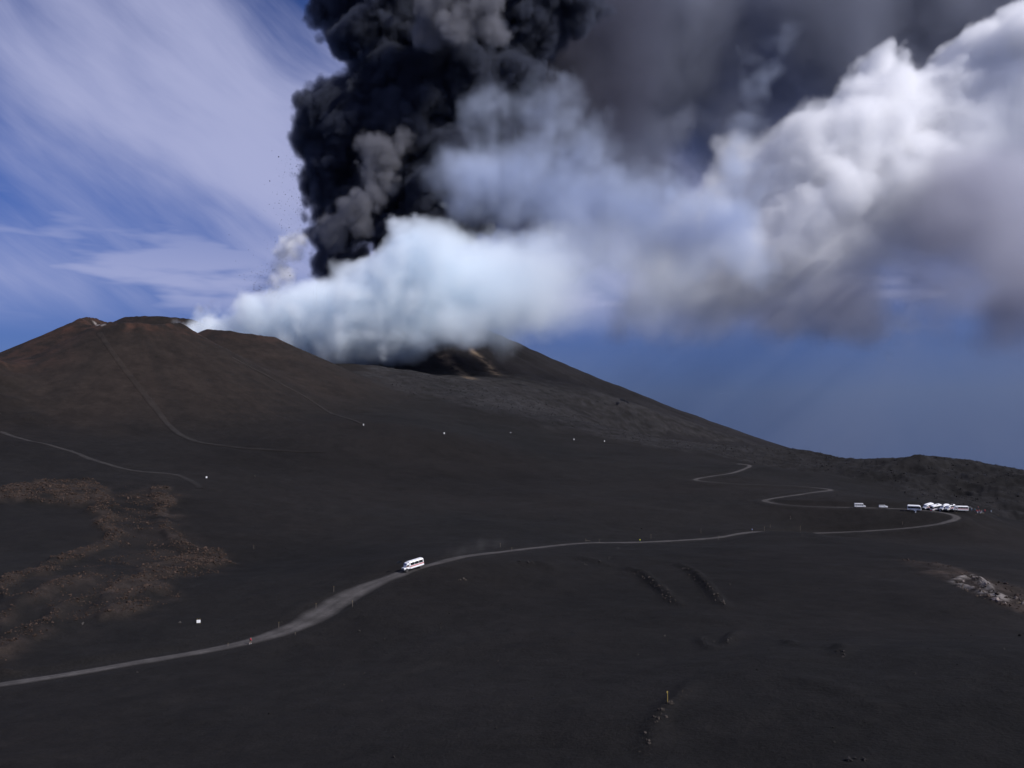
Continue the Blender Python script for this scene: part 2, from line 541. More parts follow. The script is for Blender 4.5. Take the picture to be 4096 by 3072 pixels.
# stamped colour: tan dust streaks on the crater flank, pale sulphur on the rim
STREAKS_PX = [([(1775, 1425), (1800, 1455), (1840, 1490), (1880, 1518)], 9.0), ([(1860, 1372), (1900, 1412), (1945, 1450), (1990, 1500)], 8.0)]
streak_xy = [(catmull([hit0(*q)[:2] for q in L], 4.0), w) for L, w in STREAKS_PX]
PALE_PX = [((378, 1292), 3.0, 0.5), ((396, 1298), 3.2, 0.7), ((410, 1300), 2.2, 0.45)]
pale_xy = [(hit0(*q), r, s) for q, r, s in PALE_PX]

ASH = np.array((0.0090, 0.0081, 0.0079))
BROWN = np.array((0.0232, 0.0172, 0.0142))
RED = np.array((0.068, 0.030, 0.020))
LAVA = np.array((0.0245, 0.0230, 0.0240))
RUB = np.array((0.0385, 0.0290, 0.0245))
FLANK = np.array((0.0115, 0.0105, 0.0115))
TAN = np.array((0.15, 0.11, 0.075))
PALE = np.array((0.42, 0.38, 0.36))
ROADC = np.array((0.076, 0.070, 0.068))


def colour(x, y, reg, lava, rub, broad, pale, rd, h):
    n1 = fbm2(x, y, 90, 4, 61)
    n2 = fbm2(x, y, 9, 3, 62)
    n3 = fbm2(x, y, 2.2, 2, 63)
    c = ASH[None] * (1 + 0.24 * n1 + 0.12 * n2 + 0.10 * n3)[:, None]
    warm = 0.5 + 0.5 * fbm2(x, y, 140, 3, 64)
    c = c * (1 + np.outer(np.clip(warm, 0, 1) - 0.4, (0.10, 0.0, -0.04)))

    def lay(c, m, col):
        m = np.clip(m, 0, 1)[:, None]
        return c * (1 - m) + m * col
    for i, cn in enumerate(CONES):
        o, R, zr = cn[1], cn[2], cn[3]
        r = np.hypot(x - o[0], y - o[1])
        th = np.arctan2(y - o[1], x - o[0])
        rel = (h - (zr - 110)) / 110
        on = sstep(-0.15, 0.25, rel) * sstep(R + 240, R + 120, r)
        fall = 0.5 + 0.5 * vnoise(th * 9, r / 150, 70 + i) + 0.3 * vnoise(th * 30, r / 120, 71 + i)
        c = lay(c, on * (0.25 + 0.6 * fall) * (0.85, 0.5, 0.6, 0.5)[i], BROWN[None] * (1 + 0.2 * n2[:, None]))
        top = sstep(0.72, 1.0, rel) * sstep(R + 70, R, r)
        c = lay(c, top * (0.35 + 0.5 * n2 + 0.3 * n1) * (1.35, 0.25, 0.35, 0.2)[i], RED[None])
        if i == 0:    # thin layered bands low on the right foot
            bands = sstep(0.15, 0.9, vnoise(h / 0.9 + 0.6 * n1, th * 2, 79)) * sstep(-1.0, -0.75, th) * sstep(-0.3, -0.45, th) * sstep(0.5, 0.2, rel) * sstep(0.0, 0.12, rel)
            c = lay(c, bands * 0.55, BROWN[None] * 1.15)
    c = lay(c, lava * (0.55 + 0.35 * n2), LAVA[None] * ((1 + 0.3 * n3 + 0.2 * n1) * (1 - 0.35 * sstep(150, 330, x) * sstep(1250, 900, y)))[:, None])
    c = lay(c, broad * (0.22 + 0.3 * n2), RUB[None] * 0.62)
    c = lay(c, rub * (0.5 + 0.4 * n2), RUB[None] * 0.8 * (1 + 0.3 * n3)[:, None])
    c = lay(c, pale * (0.55 + 0.3 * n2), RUB[None] * (1 + 0.3 * n3)[:, None])
    fl = (reg == 5).astype(float)
    c = lay(c, fl, FLANK[None] * (1 + 0.2 * n1 + 0.15 * n2)[:, None])
    for P, w in streak_xy:
        sel = np.where((x > P[:, 0].min() - 40) & (x < P[:, 0].max() + 40) & (y > P[:, 1].min() - 60) & (y < P[:, 1].max() + 60))[0]
        if len(sel):
            d2 = np.min((x[sel, None] - P[None, :, 0]) ** 2 + ((y[sel, None] - P[None, :, 1])) ** 2, 1)
            m = np.zeros(len(x))
            m[sel] = np.exp(-d2 / (w * w)) * np.clip(0.55 + 0.7 * n2[sel], 0, 1)
            c = lay(c, m * 0.9, TAN[None])
    for L, w, hh in SCARP_XY:
        sel = np.where((x > L[:, 0].min() - 5) & (x < L[:, 0].max() + 5) & (y > L[:, 1].min() - 5) & (y < L[:, 1].max() + 5))[0]
        if len(sel):
            d2 = np.min((x[sel, None] - L[None, :, 0]) ** 2 + (y[sel, None] - L[None, :, 1]) ** 2, 1)
            m = np.zeros(len(x))
            m[sel] = np.exp(-d2 / (w * w) * 0.9) * np.clip(0.55 + 1.1 * n3[sel] + 0.5 * n2[sel], 0, 1)
            c = lay(c, m, PALE[None] * 0.42)
    for P, r, s in pale_xy:
        d = np.hypot(x - P[0], y - P[1])
        c = lay(c, s * sstep(r, r * 0.3, d + 2 * n3), PALE[None])
    c = lay(c, 0.5 * sstep(8.5, 2.5, rd + 1.2 * n2), ASH[None] * 1.7)
    return np.clip(c, 0.004, 0.8)


# ------------------------------------------------------------------ materials
MATS = {}


def mat_attr(name, nscale, bump, rough=0.95, vary=0.35):
    m = bpy.data.materials.new(name)
    m.use_nodes = True
    t = NT(m.node_tree)
    b = m.node_tree.nodes['Principled BSDF']
    at = t.node('ShaderNodeAttribute', attribute_name='tint')
    co = t.node('ShaderNodeTexCoord').outputs['Object']
    n = t.noise(co, nscale, 6.0, 0.65)
    n2 = t.noise(co, nscale * 0.13, 5.0, 0.6)
    k = t.math('ADD', t.ramp(n, 0.25, 0.75, 1 - vary, 1 + vary, False), t.ramp(n2, 0.3, 0.7, -vary * 0.45, vary * 0.45, False))
    g = t.comb(k, k, k)
    t.L.new(t.mix(1.0, at.outputs['Color'], g, 'MULTIPLY'), b.inputs['Base Color'])
    b.inputs['Roughness'].default_value = rough
    b.inputs['Specular IOR Level'].default_value = 0.12
    bp = t.node('ShaderNodeBump')
    bp.inputs['Strength'].default_value = 1.0
    bp.inputs['Distance'].default_value = bump
    t.L.new(t.math('ADD', n, t.math('MULTIPLY', n2, 2.0)), bp.inputs['Height'])
    t.L.new(bp.outputs[0], b.inputs['Normal'])
    MATS[name] = m
    return m


def mat(name, col, rough=0.5, metal=0.0, vary=0.06, scale=3.0, bump=0.0, spec=0.5):
    if name in MATS:
        return MATS[name]
    m = bpy.data.materials.new(name)
    m.use_nodes = True
    t = NT(m.node_tree)
    b = m.node_tree.nodes['Principled BSDF']
    co = t.node('ShaderNodeTexCoord').outputs['Object']
    n = t.noise(co, scale, 5.0, 0.6)
    k = t.ramp(n, 0.3, 0.7, 1 - vary, 1 + vary, False)
    t.L.new(t.mix(1.0, (*col, 1), t.comb(k, k, k), 'MULTIPLY'), b.inputs['Base Color'])
    b.inputs['Roughness'].default_value = rough
    b.inputs['Metallic'].default_value = metal
    b.inputs['Specular IOR Level'].default_value = spec
    if bump:
        bp = t.node('ShaderNodeBump')
        bp.inputs['Distance'].default_value = bump
        t.L.new(n, bp.inputs['Height'])
        t.L.new(bp.outputs[0], b.inputs['Normal'])
    MATS[name] = m
    return m


M_GROUND = mat_attr('volcanic_ash', 1.5, 0.26, vary=0.38)
M_ROAD = mat_attr('packed_ash_track', 1.1, 0.08, vary=0.26)


def tag(o, label=None, cat=None, group=None, kind=None):
    for k, v in (('label', label), ('category', cat), ('group', group), ('kind', kind)):
        if v:
            o[k] = v
    return o


def new_mesh(name, V, F, material=None, smooth=False, tint=None, parent=None):
    me = bpy.data.meshes.new(name)
    V = np.asarray(V, np.float32)
    F = np.asarray(F, np.int32)
    me.vertices.add(len(V))
    me.vertices.foreach_set('co', V.ravel())
    k = F.shape[1]
    me.loops.add(F.size)
    me.loops.foreach_set('vertex_index', F.ravel())
    me.polygons.add(len(F))
    me.polygons.foreach_set('loop_start', np.arange(0, F.size, k, dtype=np.int32))
    me.polygons.foreach_set('use_smooth', np.full(len(F), smooth, bool))
    if tint is not None:
        a = me.attributes.new('tint', 'FLOAT_COLOR', 'POINT')
        c = np.ones((len(V), 4), np.float32)
        c[:, :3] = tint
        a.data.foreach_set('color', c.ravel())
    me.update(calc_edges=True)
    if material:
        me.materials.append(material)
    o = bpy.data.objects.new(name, me)
    COL.objects.link(o)
    if parent:
        o.parent = parent
    return o


# ------------------------------------------------------------------ the ground sheet
NA, NR = 1040, 820
azs = np.radians(np.linspace(-47, 47, NA))
rs = np.geomspace(62.0, 3300.0, NR)
RR, AA = np.meshgrid(rs, azs, indexing='ij')
GX, GY = (RR * np.sin(AA)).ravel(), (RR * np.cos(AA)).ravel()
GZ, REG, LV, RB, BR, PL, RD = ground(GX, GY, True)
TINT = colour(GX, GY, REG, LV, RB, BR, PL, RD, GZ)
GZ = np.where(RR.ravel() > 2400, GZ - (RR.ravel() - 2400) * 0.25, GZ)
VV = np.stack([GX, GY, GZ], 1)
idx = np.arange(NR * NA).reshape(NR, NA)
QF = np.stack([idx[:-1, :-1].ravel(), idx[:-1, 1:].ravel(), idx[1:, 1:].ravel(), idx[1:, :-1].ravel()], 1)
lavareg = np.where((LV > 0.5) & (REG == 0), 6, REG)
FR = lavareg[QF[:, 0]]
for rid, nm in ((0, 'ground'), (1, 'hill'), (2, 'hill'), (3, 'hill'), (4, 'hill'), (5, 'mountain'), (6, 'lava_field')):
    f = QF[FR == rid]
    if not len(f):
        continue
    used, inv = np.unique(f, return_inverse=True)
    o = new_mesh(nm, VV[used], inv.reshape(f.shape)[:, ::-1], M_GROUND, True, TINT[used])
    lab = {0: 'dark grey volcanic ash plain crossed by a dirt road', 1: 'brown cinder cone with a jagged reddish rim', 2: 'smooth dark cinder cone behind the brown one',
           3: 'reddish crater rim cut by the picture edge', 4: 'flat dark rim on the skyline behind the brown cone', 5: 'dark volcano flank with tan dust streaks under the smoke',
           6: 'rough grey lava field below the volcano flank'}[rid]
    tag(o, lab, kind='structure')
print('ground', round(time.time() - T0, 1))


def strip(name, P, width, strength, label, lift, along=None):
    P = np.asarray(P)
    t = np.gradient(P, axis=0)
    t /= np.linalg.norm(t, axis=1)[:, None] + 1e-9
    nrm = np.stack([-t[:, 1], t[:, 0]], 1)
    us = np.array([-1, -0.8, -0.55, -0.3, 0.0, 0.3, 0.55, 0.8, 1])
    wob = 1 + 0.16 * fbm2(np.arange(len(P)) / 1.0, np.zeros(len(P)), 9, 3, 91)
    X = P[:, None, 0] + nrm[:, None, 0] * us[None] * (np.broadcast_to(width, len(P)) / 2 * wob)[:, None]
    Y = P[:, None, 1] + nrm[:, None, 1] * us[None] * (np.broadcast_to(width, len(P)) / 2 * wob)[:, None]
    x, y = X.ravel(), Y.ravel()
    z, reg, a, b, c, d, rd = ground(x, y, True)
    g = colour(x, y, reg, a, b, c, d, rd, z)
    u = np.tile(us, len(P))
    edge = 1 - np.abs(u) ** 2.2
    tracks = 0.72 + 0.30 * np.exp(-((np.abs(u) - 0.42) / 0.2) ** 2) + 0.13 * fbm2(x, y, 3, 3, 92)
    if along is not None:
        strength = strength * np.repeat(along, len(us))
    m = np.clip(edge * strength * (1 + 0.25 * fbm2(x, y, 4, 2, 93)), 0, 1)[:, None]
    col = g * (1 - m) + m * ROADC[None] * tracks[:, None]
    nu = len(us)
    I = np.arange(len(P) * nu).reshape(len(P), nu)
    F = np.stack([I[:-1, :-1].ravel(), I[1:, :-1].ravel(), I[1:, 1:].ravel(), I[:-1, 1:].ravel()], 1)
    zz = z + lift * np.clip(1.15 - np.abs(u) ** 3, 0.1, 1)
    V = np.stack([x, y, zz], 1)
    # faces must look up
    a0, b0, c0 = V[F[:, 0]], V[F[:, 1]], V[F[:, 2]]
    up = np.cross(b0 - a0, c0 - a0)[:, 2].mean() > 0
    o = new_mesh(name, V, F if up else F[:, ::-1], M_ROAD, True, col)
    tag(o, label, kind='structure')


_faint = np.ones(len(road_xy))
for qa, qb, v in (((3236, 1948), (2830, 1926), 0.10), ((3330, 2028), (3085, 2012), 0.30)):      # stretches drifted over with ash
    A, B = hit0(*qa)[:2], hit0(*qb)[:2]
    ia, ib = sorted(int(np.argmin(np.hypot(road_xy[:, 0] - q[0], road_xy[:, 1] - q[1]))) for q in (A, B))
    _faint[ia:ib] = v
_faint = np.convolve(np.pad(_faint, 12, mode='edge'), np.ones(25) / 25, 'valid')
_wi = [int(np.argmin(np.hypot(road_xy[:, 0] - q[0], road_xy[:, 1] - q[1]))) for q in (hit0(*w)[:2] for w in ((833, 2602), (1111, 2533), (1260, 2466), (1407, 2376), (1530, 2322), (1700, 2262)))]
_wide = np.interp(np.arange(len(road_xy)), _wi, [0.8, 1.15, 1.75, 1.75, 1.2, 0.8])
strip('road', road_xy, 6.4 * _wide, 0.95, 'pale dirt road winding across the dark ash', 0.16, _faint)
strip('footpath', path_xy[0][0], 5.0, 0.42, 'faint pale footpath below the brown cone', 0.25, np.interp(np.linspace(0, 1, len(path_xy[0][0])), [0, 0.5, 0.8, 1], [1, 0.9, 0.6, 0.1]))
strip('footpath', path_xy[1][0], 5.5, 0.22, 'faint track running down the face of the brown cone', 0.5, np.interp(np.linspace(0, 1, len(path_xy[1][0])), [0, 0.3, 0.5, 0.62, 0.8, 1], [0.3, 0.25, 0.6, 1.1, 0.7, 0.1]))
strip('footpath', path_xy[2][0], 4.0, 0.22, 'thin faint line slanting down the right foot of the cones', 0.5)
# ------------------------------------------------------------------ mesh building blocks
class MB:
    def __init__(self):
        self.v, self.f = [], []

    def add(self, V, F):
        k = len(self.v)
        self.v += [tuple(map(float, p)) for p in V]
        self.f += [tuple(i + k for i in q) for q in F]
        return self

    def box(self, x0, x1, y0, y1, z0, z1, c=0.0):
        if c <= 0:
            V = [(x, y, z) for x in (x0, x1) for y in (y0, y1) for z in (z0, z1)]
            return self.add(V, [(0, 1, 3, 2), (4, 6, 7, 5), (0, 4, 5, 1), (2, 3, 7, 6), (0, 2, 6, 4), (1, 5, 7, 3)])
        return self.prism_x([(y0 + c, z0), (y1 - c, z0), (y1, z0 + c), (y1, z1 - c), (y1 - c, z1), (y0 + c, z1), (y0, z1 - c), (y0, z0 + c)], x0, x1, c * 0.8)

    def prism_x(self, prof, x0, x1, c=0.0):
        """profile in (y, z) drawn out along x; the ends are drawn in by c"""
        n = len(prof)
        cy_, cz_ = sum(p[0] for p in prof) / n, sum(p[1] for p in prof) / n
        rings = []
        for x, s in ((x0, 1), (x0 + c, 0), (x1 - c, 0), (x1, 1)) if c else ((x0, 0), (x1, 0)):
            rings.append([(x, y - math.copysign(c, y - cy_) * s, z - math.copysign(c, z - cz_) * s) for y, z in prof])
        return self.loft(rings)

    def prism_y(self, prof, y0, y1, c=0.0):
        n = len(prof)
        cx_, cz_ = sum(p[0] for p in prof) / n, sum(p[1] for p in prof) / n
        rings = []
        for y, s in ((y0, 1), (y0 + c, 0), (y1 - c, 0), (y1, 1)) if c else ((y0, 0), (y1, 0)):
            rings.append([(x - math.copysign(c, x - cx_) * s, y, z - math.copysign(c, z - cz_) * s) for x, z in prof])
        return self.loft(rings)

    def loft(self, rings):
        n = len(rings[0])
        V = [p for r in rings for p in r]
        F = []
        for k in range(len(rings) - 1):
            for i in range(n):
                j = (i + 1) % n
                F.append((k * n + i, k * n + j, (k + 1) * n + j, (k + 1) * n + i))
        F.append(tuple(range(n))[::-1])
        F.append(tuple((len(rings) - 1) * n + i for i in range(n)))
        return self.add(V, F)

    def wheel(self, x, y, z, prof, n=16):
        """profile of (radius, offset along the axle y)"""
        return self.loft([[(x + r * math.cos(2 * math.pi * i / n), y + o, z + r * math.sin(2 * math.pi * i / n)) for i in range(n)] for r, o in prof])

    def pole(self, P, r0, r1, n=8):
        P = [Vector(p) for p in P]
        rings = []
        for k, p in enumerate(P):
            t = (P[min(k + 1, len(P) - 1)] - P[max(k - 1, 0)]).normalized()
            a = t.orthogonal().normalized()
            b = t.cross(a)
            r = r0 + (r1 - r0) * k / max(1, len(P) - 1)
            rings.append([tuple(p + (a * math.cos(2 * math.pi * i / n) + b * math.sin(2 * math.pi * i / n)) * r) for i in range(n)])
        return self.loft(rings)

    def build(self, name, material, parent=None, smooth=False):
        me = bpy.data.meshes.new(name)
        me.from_pydata(self.v, [], self.f)
        b = bmesh.new()
        b.from_mesh(me)
        bmesh.ops.recalc_face_normals(b, faces=b.faces)
        b.to_mesh(me)
        b.free()
        me.materials.append(material)
        if smooth:
            me.polygons.foreach_set('use_smooth', np.ones(len(me.polygons), bool))
        o = bpy.data.objects.new(name, me)
        COL.objects.link(o)
        o.parent = parent
        return o


def empty(name, loc=(0, 0, 0)):
    o = bpy.data.objects.new(name, None)
    o.empty_display_size = 0.3
    COL.objects.link(o)
    o.location = loc
    return o


def copy_tree(o, parent=None):
    c = o.copy()
    COL.objects.link(c)
    c.parent = parent
    for ch in o.children:
        copy_tree(ch, c)
    return c


def sit(o, x, y, yaw, half_l, half_w, sink=0.03):
    """stand a thing with wheels or feet on the slope at a place"""
    f = Vector((math.cos(yaw), math.sin(yaw), 0))
    l = Vector((-f.y, f.x, 0))
    Q = []
    for s, t in ((1, 0), (-1, 0), (0, 1), (0, -1)):
        q = Vector((x, y, 0)) + f * half_l * s + l * half_w * t
        q.z = gz(q.x, q.y)
        Q.append(q)
    fx = (Q[0] - Q[1]).normalized()
    ly = (Q[2] - Q[3]).normalized()
    up = fx.cross(ly).normalized()
    ly = up.cross(fx)
    z = (Q[0].z + Q[1].z) / 2
    M = Matrix((fx, ly, up)).transposed()
    o.rotation_mode = 'XYZ'
    o.rotation_euler = M.to_euler()
    o.location = (x, y, z + 0.14 - sink)


# ------------------------------------------------------------------ stones
M_ROCK = mat_attr('lava_rock', 2.5, 0.12, vary=0.40)


def rock_shape(seed, flat=0.75):
    rng = np.random.default_rng(seed)
    b = bmesh.new()
    for _ in range(15):
        u = rng.normal(size=3)
        u /= np.linalg.norm(u)
        b.verts.new(u * rng.uniform(0.75, 1.1) * np.array((1.0, rng.uniform(0.7, 1.0), flat)))
    r = bmesh.ops.convex_hull(b, input=b.verts)
    bmesh.ops.delete(b, geom=[g for g in r['geom_interior'] if isinstance(g, bmesh.types.BMVert)], context='VERTS')
    bmesh.ops.triangulate(b, faces=b.faces)
    b.verts.ensure_lookup_table()
    V = np.array([v.co[:] for v in b.verts])
    F = np.array([[v.index for v in f.verts] for f in b.faces])
    b.verts.index_update()
    F = np.array([[v.index for v in f.verts] for f in b.faces])
    b.free()
    return V, F


SHAPES = [rock_shape(100 + i) for i in range(9)]


def rot_matrix(rng, tilt=0.5):
    a, b, c = rng.uniform(0, 6.28), rng.normal() * tilt, rng.normal() * tilt
    ca, sa, cb, sb, cc, s_c = math.cos(a), math.sin(a), math.cos(b), math.sin(b), math.cos(c), math.sin(c)
    return np.array([[ca, -sa, 0], [sa, ca, 0], [0, 0, 1]]) @ np.array([[1, 0, 0], [0, cb, -sb], [0, sb, cb]]) @ np.array([[cc, 0, s_c], [0, 1, 0], [-s_c, 0, cc]])


def heap(name, P, S, tints, label, seed, tilt=0.5, sink=0.25):
    """many small stones nobody would count, as one mesh"""
    rng = np.random.default_rng(seed)
    VA, FA, CA, k = [], [], [], 0
    for p, s, t in zip(P, S, tints):
        V, F = SHAPES[rng.integers(len(SHAPES))]
        W = (V @ rot_matrix(rng, tilt).T) * s * rng.uniform(0.7, 1.3, 3)
        W = W + np.array(p) + np.array((0, 0, s * sink))
        VA.append(W)
        FA.append(F + k)
        CA.append(np.repeat(np.array(t)[None], len(V), 0))
        k += len(V)
    o = new_mesh(name, np.vstack(VA), np.vstack(FA), M_ROCK, False, np.vstack(CA))
    return tag(o, label, kind='stuff')


rng = np.random.default_rng(77)


def scatter(n, x0, x1, y0, y1, maskf, seed, cut=0.35):
    r = np.random.default_rng(seed)
    x, y = r.uniform(x0, x1, n), r.uniform(y0, y1, n)
    m = maskf(x, y)
    s = m * (0.75 + 0.7 * fbm2(x, y, 7, 2, seed)) > cut + 0.5 * r.random(n) * 0.8
    return x[s], y[s]


def rub_mask(x, y):
    m = np.zeros(len(x), np.float32)
    for q in R_RUBBLE:
        m = np.maximum(m, q.mask(x, y))
    return np.maximum(m, 0.42 * R_RUBBLE_BROAD.mask(x, y))


x, y = scatter(170000, -330, -60, 195, 500, rub_mask, 201, 0.3)
x, y = x[:24000], y[:24000]
z = ground(x, y)
r_ = np.random.default_rng(1)
S = np.clip(r_.lognormal(-1.95, 0.55, len(x)), 0.07, 0.8) * (0.8 + y / 800)
T = RUB[None] * r_.uniform(0.55, 1.5, (len(x), 1)) * np.array([(1.08, 0.98, 0.92)])
heap('lava_rubble', np.stack([x, y, z], 1), S, T, 'brown lava rubble breaking through the ash beside the footpath', 5)
x, y = scatter(9000, 90, 420, 190, 420, R_PALEBROWN.mask, 202, 0.3)
z = ground(x, y)
S = np.clip(r_.lognormal(-1.2, 0.5, len(x)), 0.12, 0.8)
heap('slope_rubble', np.stack([x, y, z], 1), S, RUB[None] * r_.uniform(0.5, 1.3, (len(x), 1)), 'brown rubble on the shoulder around the pale outcrop', 6)
x, y = scatter(26000, -150, 620, 560, 1250, lambda a, b: R_LAVA.mask(a, b), 203, 0.35)
z = ground(x, y)
S = np.clip(r_.lognormal(-0.9, 0.45, len(x)), 0.25, 1.3)
heap('lava_blocks', np.stack([x, y, z], 1), S, LAVA[None] * r_.uniform(0.5, 1.3, (len(x), 1)), 'dark blocks strewn over the rough lava field', 7)
n = 520
a_ = r_.uniform(-0.56, 0.56, n)
d_ = np.exp(r_.uniform(math.log(115), math.log(760), n))
x, y = d_ * np.tan(a_), d_
keep = (road_field(x, y)[0] > 6) & (fbm2(x, y, 60, 2, 9) + r_.uniform(-0.6, 0.6, n) > 0.1)
x, y = x[keep], y[keep]
z = ground(x, y)
S = np.clip(r_.lognormal(-1.9, 0.45, len(x)), 0.07, 0.5) * (0.7 + y / 400)
heap('loose_stones', np.stack([x, y, z], 1), S, np.array([(0.028, 0.0255, 0.024)]) * r_.uniform(0.4, 1.7, (len(x), 1)), 'small loose stones scattered thinly over the ash plain', 8)

ROCKS = []
for i, (V, F) in enumerate(SHAPES):
    me = bpy.data.meshes.new('stone')
    me.from_pydata([tuple(v) for v in V], [], [tuple(int(k) for k in f) for f in F])
    ROCKS.append(me)
ROCK_TINTS = {'dark': (0.036, 0.033, 0.032), 'brown': (0.058, 0.049, 0.043), 'pale': (0.19, 0.16, 0.148), 'tan': (0.12, 0.095, 0.072)}
ROCK_MESH = {}
for k, c in ROCK_TINTS.items():
    for i, me in enumerate(ROCKS):
        m2 = me.copy()
        m2.name = 'stone'
        a = m2.attributes.new('tint', 'FLOAT_COLOR', 'POINT')
        a.data.foreach_set('color', np.tile((*c, 1), len(m2.vertices)).astype(np.float32))
        m2.materials.append(M_ROCK)
        ROCK_MESH[k, i] = m2


def stone(p, s, tint, parent=None, name='stone', flat=(1, 1, 1), tilt=0.5, sink=0.2):
    o = bpy.data.objects.new(name, ROCK_MESH[tint, int(rng.integers(len(ROCKS)))])
    COL.objects.link(o)
    o.parent = parent
    q = Vector(p)
    if parent:
        q = q - parent.location
    o.location = q + Vector((0, 0, s * sink))
    o.rotation_euler = (rng.normal() * tilt, rng.normal() * tilt, rng.uniform(0, 6.28))
    o.scale = tuple(s * f * rng.uniform(0.8, 1.2) for f in flat)
    return o


def outcrop(L, n, smin, smax, tint, label, spread=1.2):
    P = catmull([place(*q) for q in L], 0.5) if len(L) > 1 else np.array([place(*L[0])] * 4)
    c = P.mean(0)
    e = empty('rock_outcrop', (c[0], c[1], gz(c[0], c[1])))
    tag(e, label, 'rock outcrop')
    for k in range(n):
        q = P[int(rng.uniform(0, 1) * (len(P) - 1))]
        X, Y = q[0] + rng.normal() * spread, q[1] + rng.normal() * spread
        s = smin + (smax - smin) * rng.random() ** 2.4
        tt = tint if isinstance(tint, str) else tint[int(rng.integers(len(tint)))]
        stone((X, Y, gz(X, Y)), s, tt, e)
    return e


OUT = [
    ([(2535, 2282), (2575, 2300), (2640, 2352), (2662, 2374), (2718, 2416)], 80, 0.07, 0.48, 'brown', 'left one of two long ragged rock ridges curving down the ash'),
    ([(2730, 2270), (2762, 2290), (2812, 2332), (2852, 2374), (2893, 2420)], 80, 0.07, 0.5, 'brown', 'right one of two long ragged rock ridges curving down the ash'),
    ([(2800, 2546), (2822, 2580), (2852, 2590)], 16, 0.1, 0.42, 'dark', 'short hooked row of dark stones under the long ridges'),
    ([(2912, 2578), (2918, 2552), (2946, 2526)], 16, 0.1, 0.45, 'dark', 'short upright row of dark stones beside the hooked row'),
    ([(3135, 2560), (3176, 2590)], 8, 0.08, 0.3, 'dark', 'few stones on a small hump right of the two short rows'),
    ([(3348, 2596), (3362, 2600), (3372, 2630)], 12, 0.1, 0.4, 'dark', 'small dark rock cluster on the bare slope below the pale outcrop'),
    ([(2750, 2752), (2722, 2790), (2700, 2810)], 14, 0.06, 0.22, 'brown', 'thin scatter of stones above the cairn with the yellow post'),
    ([(2680, 2840), (2650, 2865), (2620, 2900), (2606, 2925), (2590, 2972)], 34, 0.08, 0.42, 'brown', 'trail of stones running down from the cairn'),
    ([(2600, 3005), (2596, 3020)], 8, 0.06, 0.18, 'brown', 'last few pebbles below the trail of stones'),
    ([(1848, 2322), (1868, 2316)], 9, 0.12, 0.6, 'brown', 'brown rocks on the slope just behind the moving bus'),
    ([(2290, 2238), (2330, 2240), (2345, 2262)], 12, 0.15, 0.6, 'dark', 'dark rocks in the hollow under the walker in yellow'),
    ([(2410, 2250), (2440, 2226), (2425, 2256)], 10, 0.15, 0.6, 'dark', 'rocks between the hollow and the long ridges'),
    ([(2070, 2246), (2115, 2248), (2160, 2272)], 10, 0.15, 0.6, 'dark', 'rocks on the slope under the middle of the road'),
    ([(2460, 2190), (2475, 2194)], 6, 0.15, 0.5, 'dark', 'stones close below the road near the walker in yellow'),
    ([(3440, 2890), (3460, 2900), (3520, 2920)], 16, 0.05, 0.25, 'dark', 'sprinkle of dark stones above the two boulders'),
    ([(3300, 2560), (3310, 2566)], 4, 0.06, 0.2, 'brown', 'pair of lone pebbles on the bare slope'),
    ([(3790, 2558), (3830, 2560)], 7, 0.06, 0.22, 'pale', 'few pale pebbles on the slope under the pale outcrop'),
]
for L, nn, s0, s1, t, lab in OUT:
    outcrop(L, nn, s0, s1, t, lab, 0.5 if nn < 20 else 0.75)
po = outcrop([(3822, 2335), (3850, 2322), (3890, 2312), (3915, 2330), (3940, 2352), (3962, 2374), (3985, 2392), (4010, 2412)], 70, 0.12, 0.65, ('pale', 'pale', 'tan', 'brown'), 'ragged ring of pale weathered rock on the shoulder', 0.8)
P = catmull([place(*q) for q in [(3835, 2345), (3870, 2362), (3900, 2375), (3940, 2390), (3975, 2402)]], 0.5)
for k in range(30):
    q = P[int(rng.uniform(0, len(P) - 1))]
    X, Y = q[0] + rng.normal() * 0.5, q[1] + rng.normal() * 0.5
    stone((X, Y, gz(X, Y)), rng.uniform(0.1, 0.4), ('pale', 'tan')[int(rng.integers(2))], po)
for (qx, qy, s) in ((3985, 2400, 1.2), (3998, 2408, 0.9), (3972, 2398, 0.7)):
    stone(place(qx, qy), s, 'pale', po, 'slab', (1.4, 1.0, 0.7), 0.15)
outcrop([(4055, 2395), (4080, 2412), (4096, 2418)], 18, 0.15, 0.8, ('pale', 'tan', 'brown'), 'pale rocks at the right edge beside the ragged ring', 0.8)
for (qx, qy, s, lab) in ((3400, 3042, 0.55, 'largest dark boulder on the near slope'), (3456, 3040, 0.38, 'smaller boulder beside the largest dark boulder'), (3332, 2912, 0.30, 'lone greenish dark boulder above the two near boulders'),
                         (3338, 2968, 0.2, 'small dark stone between the lone boulder and the largest one')):
    b_ = empty('boulder', place(qx, qy))
    tag(b_, lab, 'boulder')
    stone(b_.location, s, 'dark', b_, 'rock', (1, 1, 0.9), 0.3)
    for k in range(3):
        X, Y = b_.location.x + rng.normal() * s, b_.location.y + rng.normal() * s * 0.6
        stone((X, Y, gz(X, Y)), s * rng.uniform(0.25, 0.5), 'dark', b_, 'rock_chip')

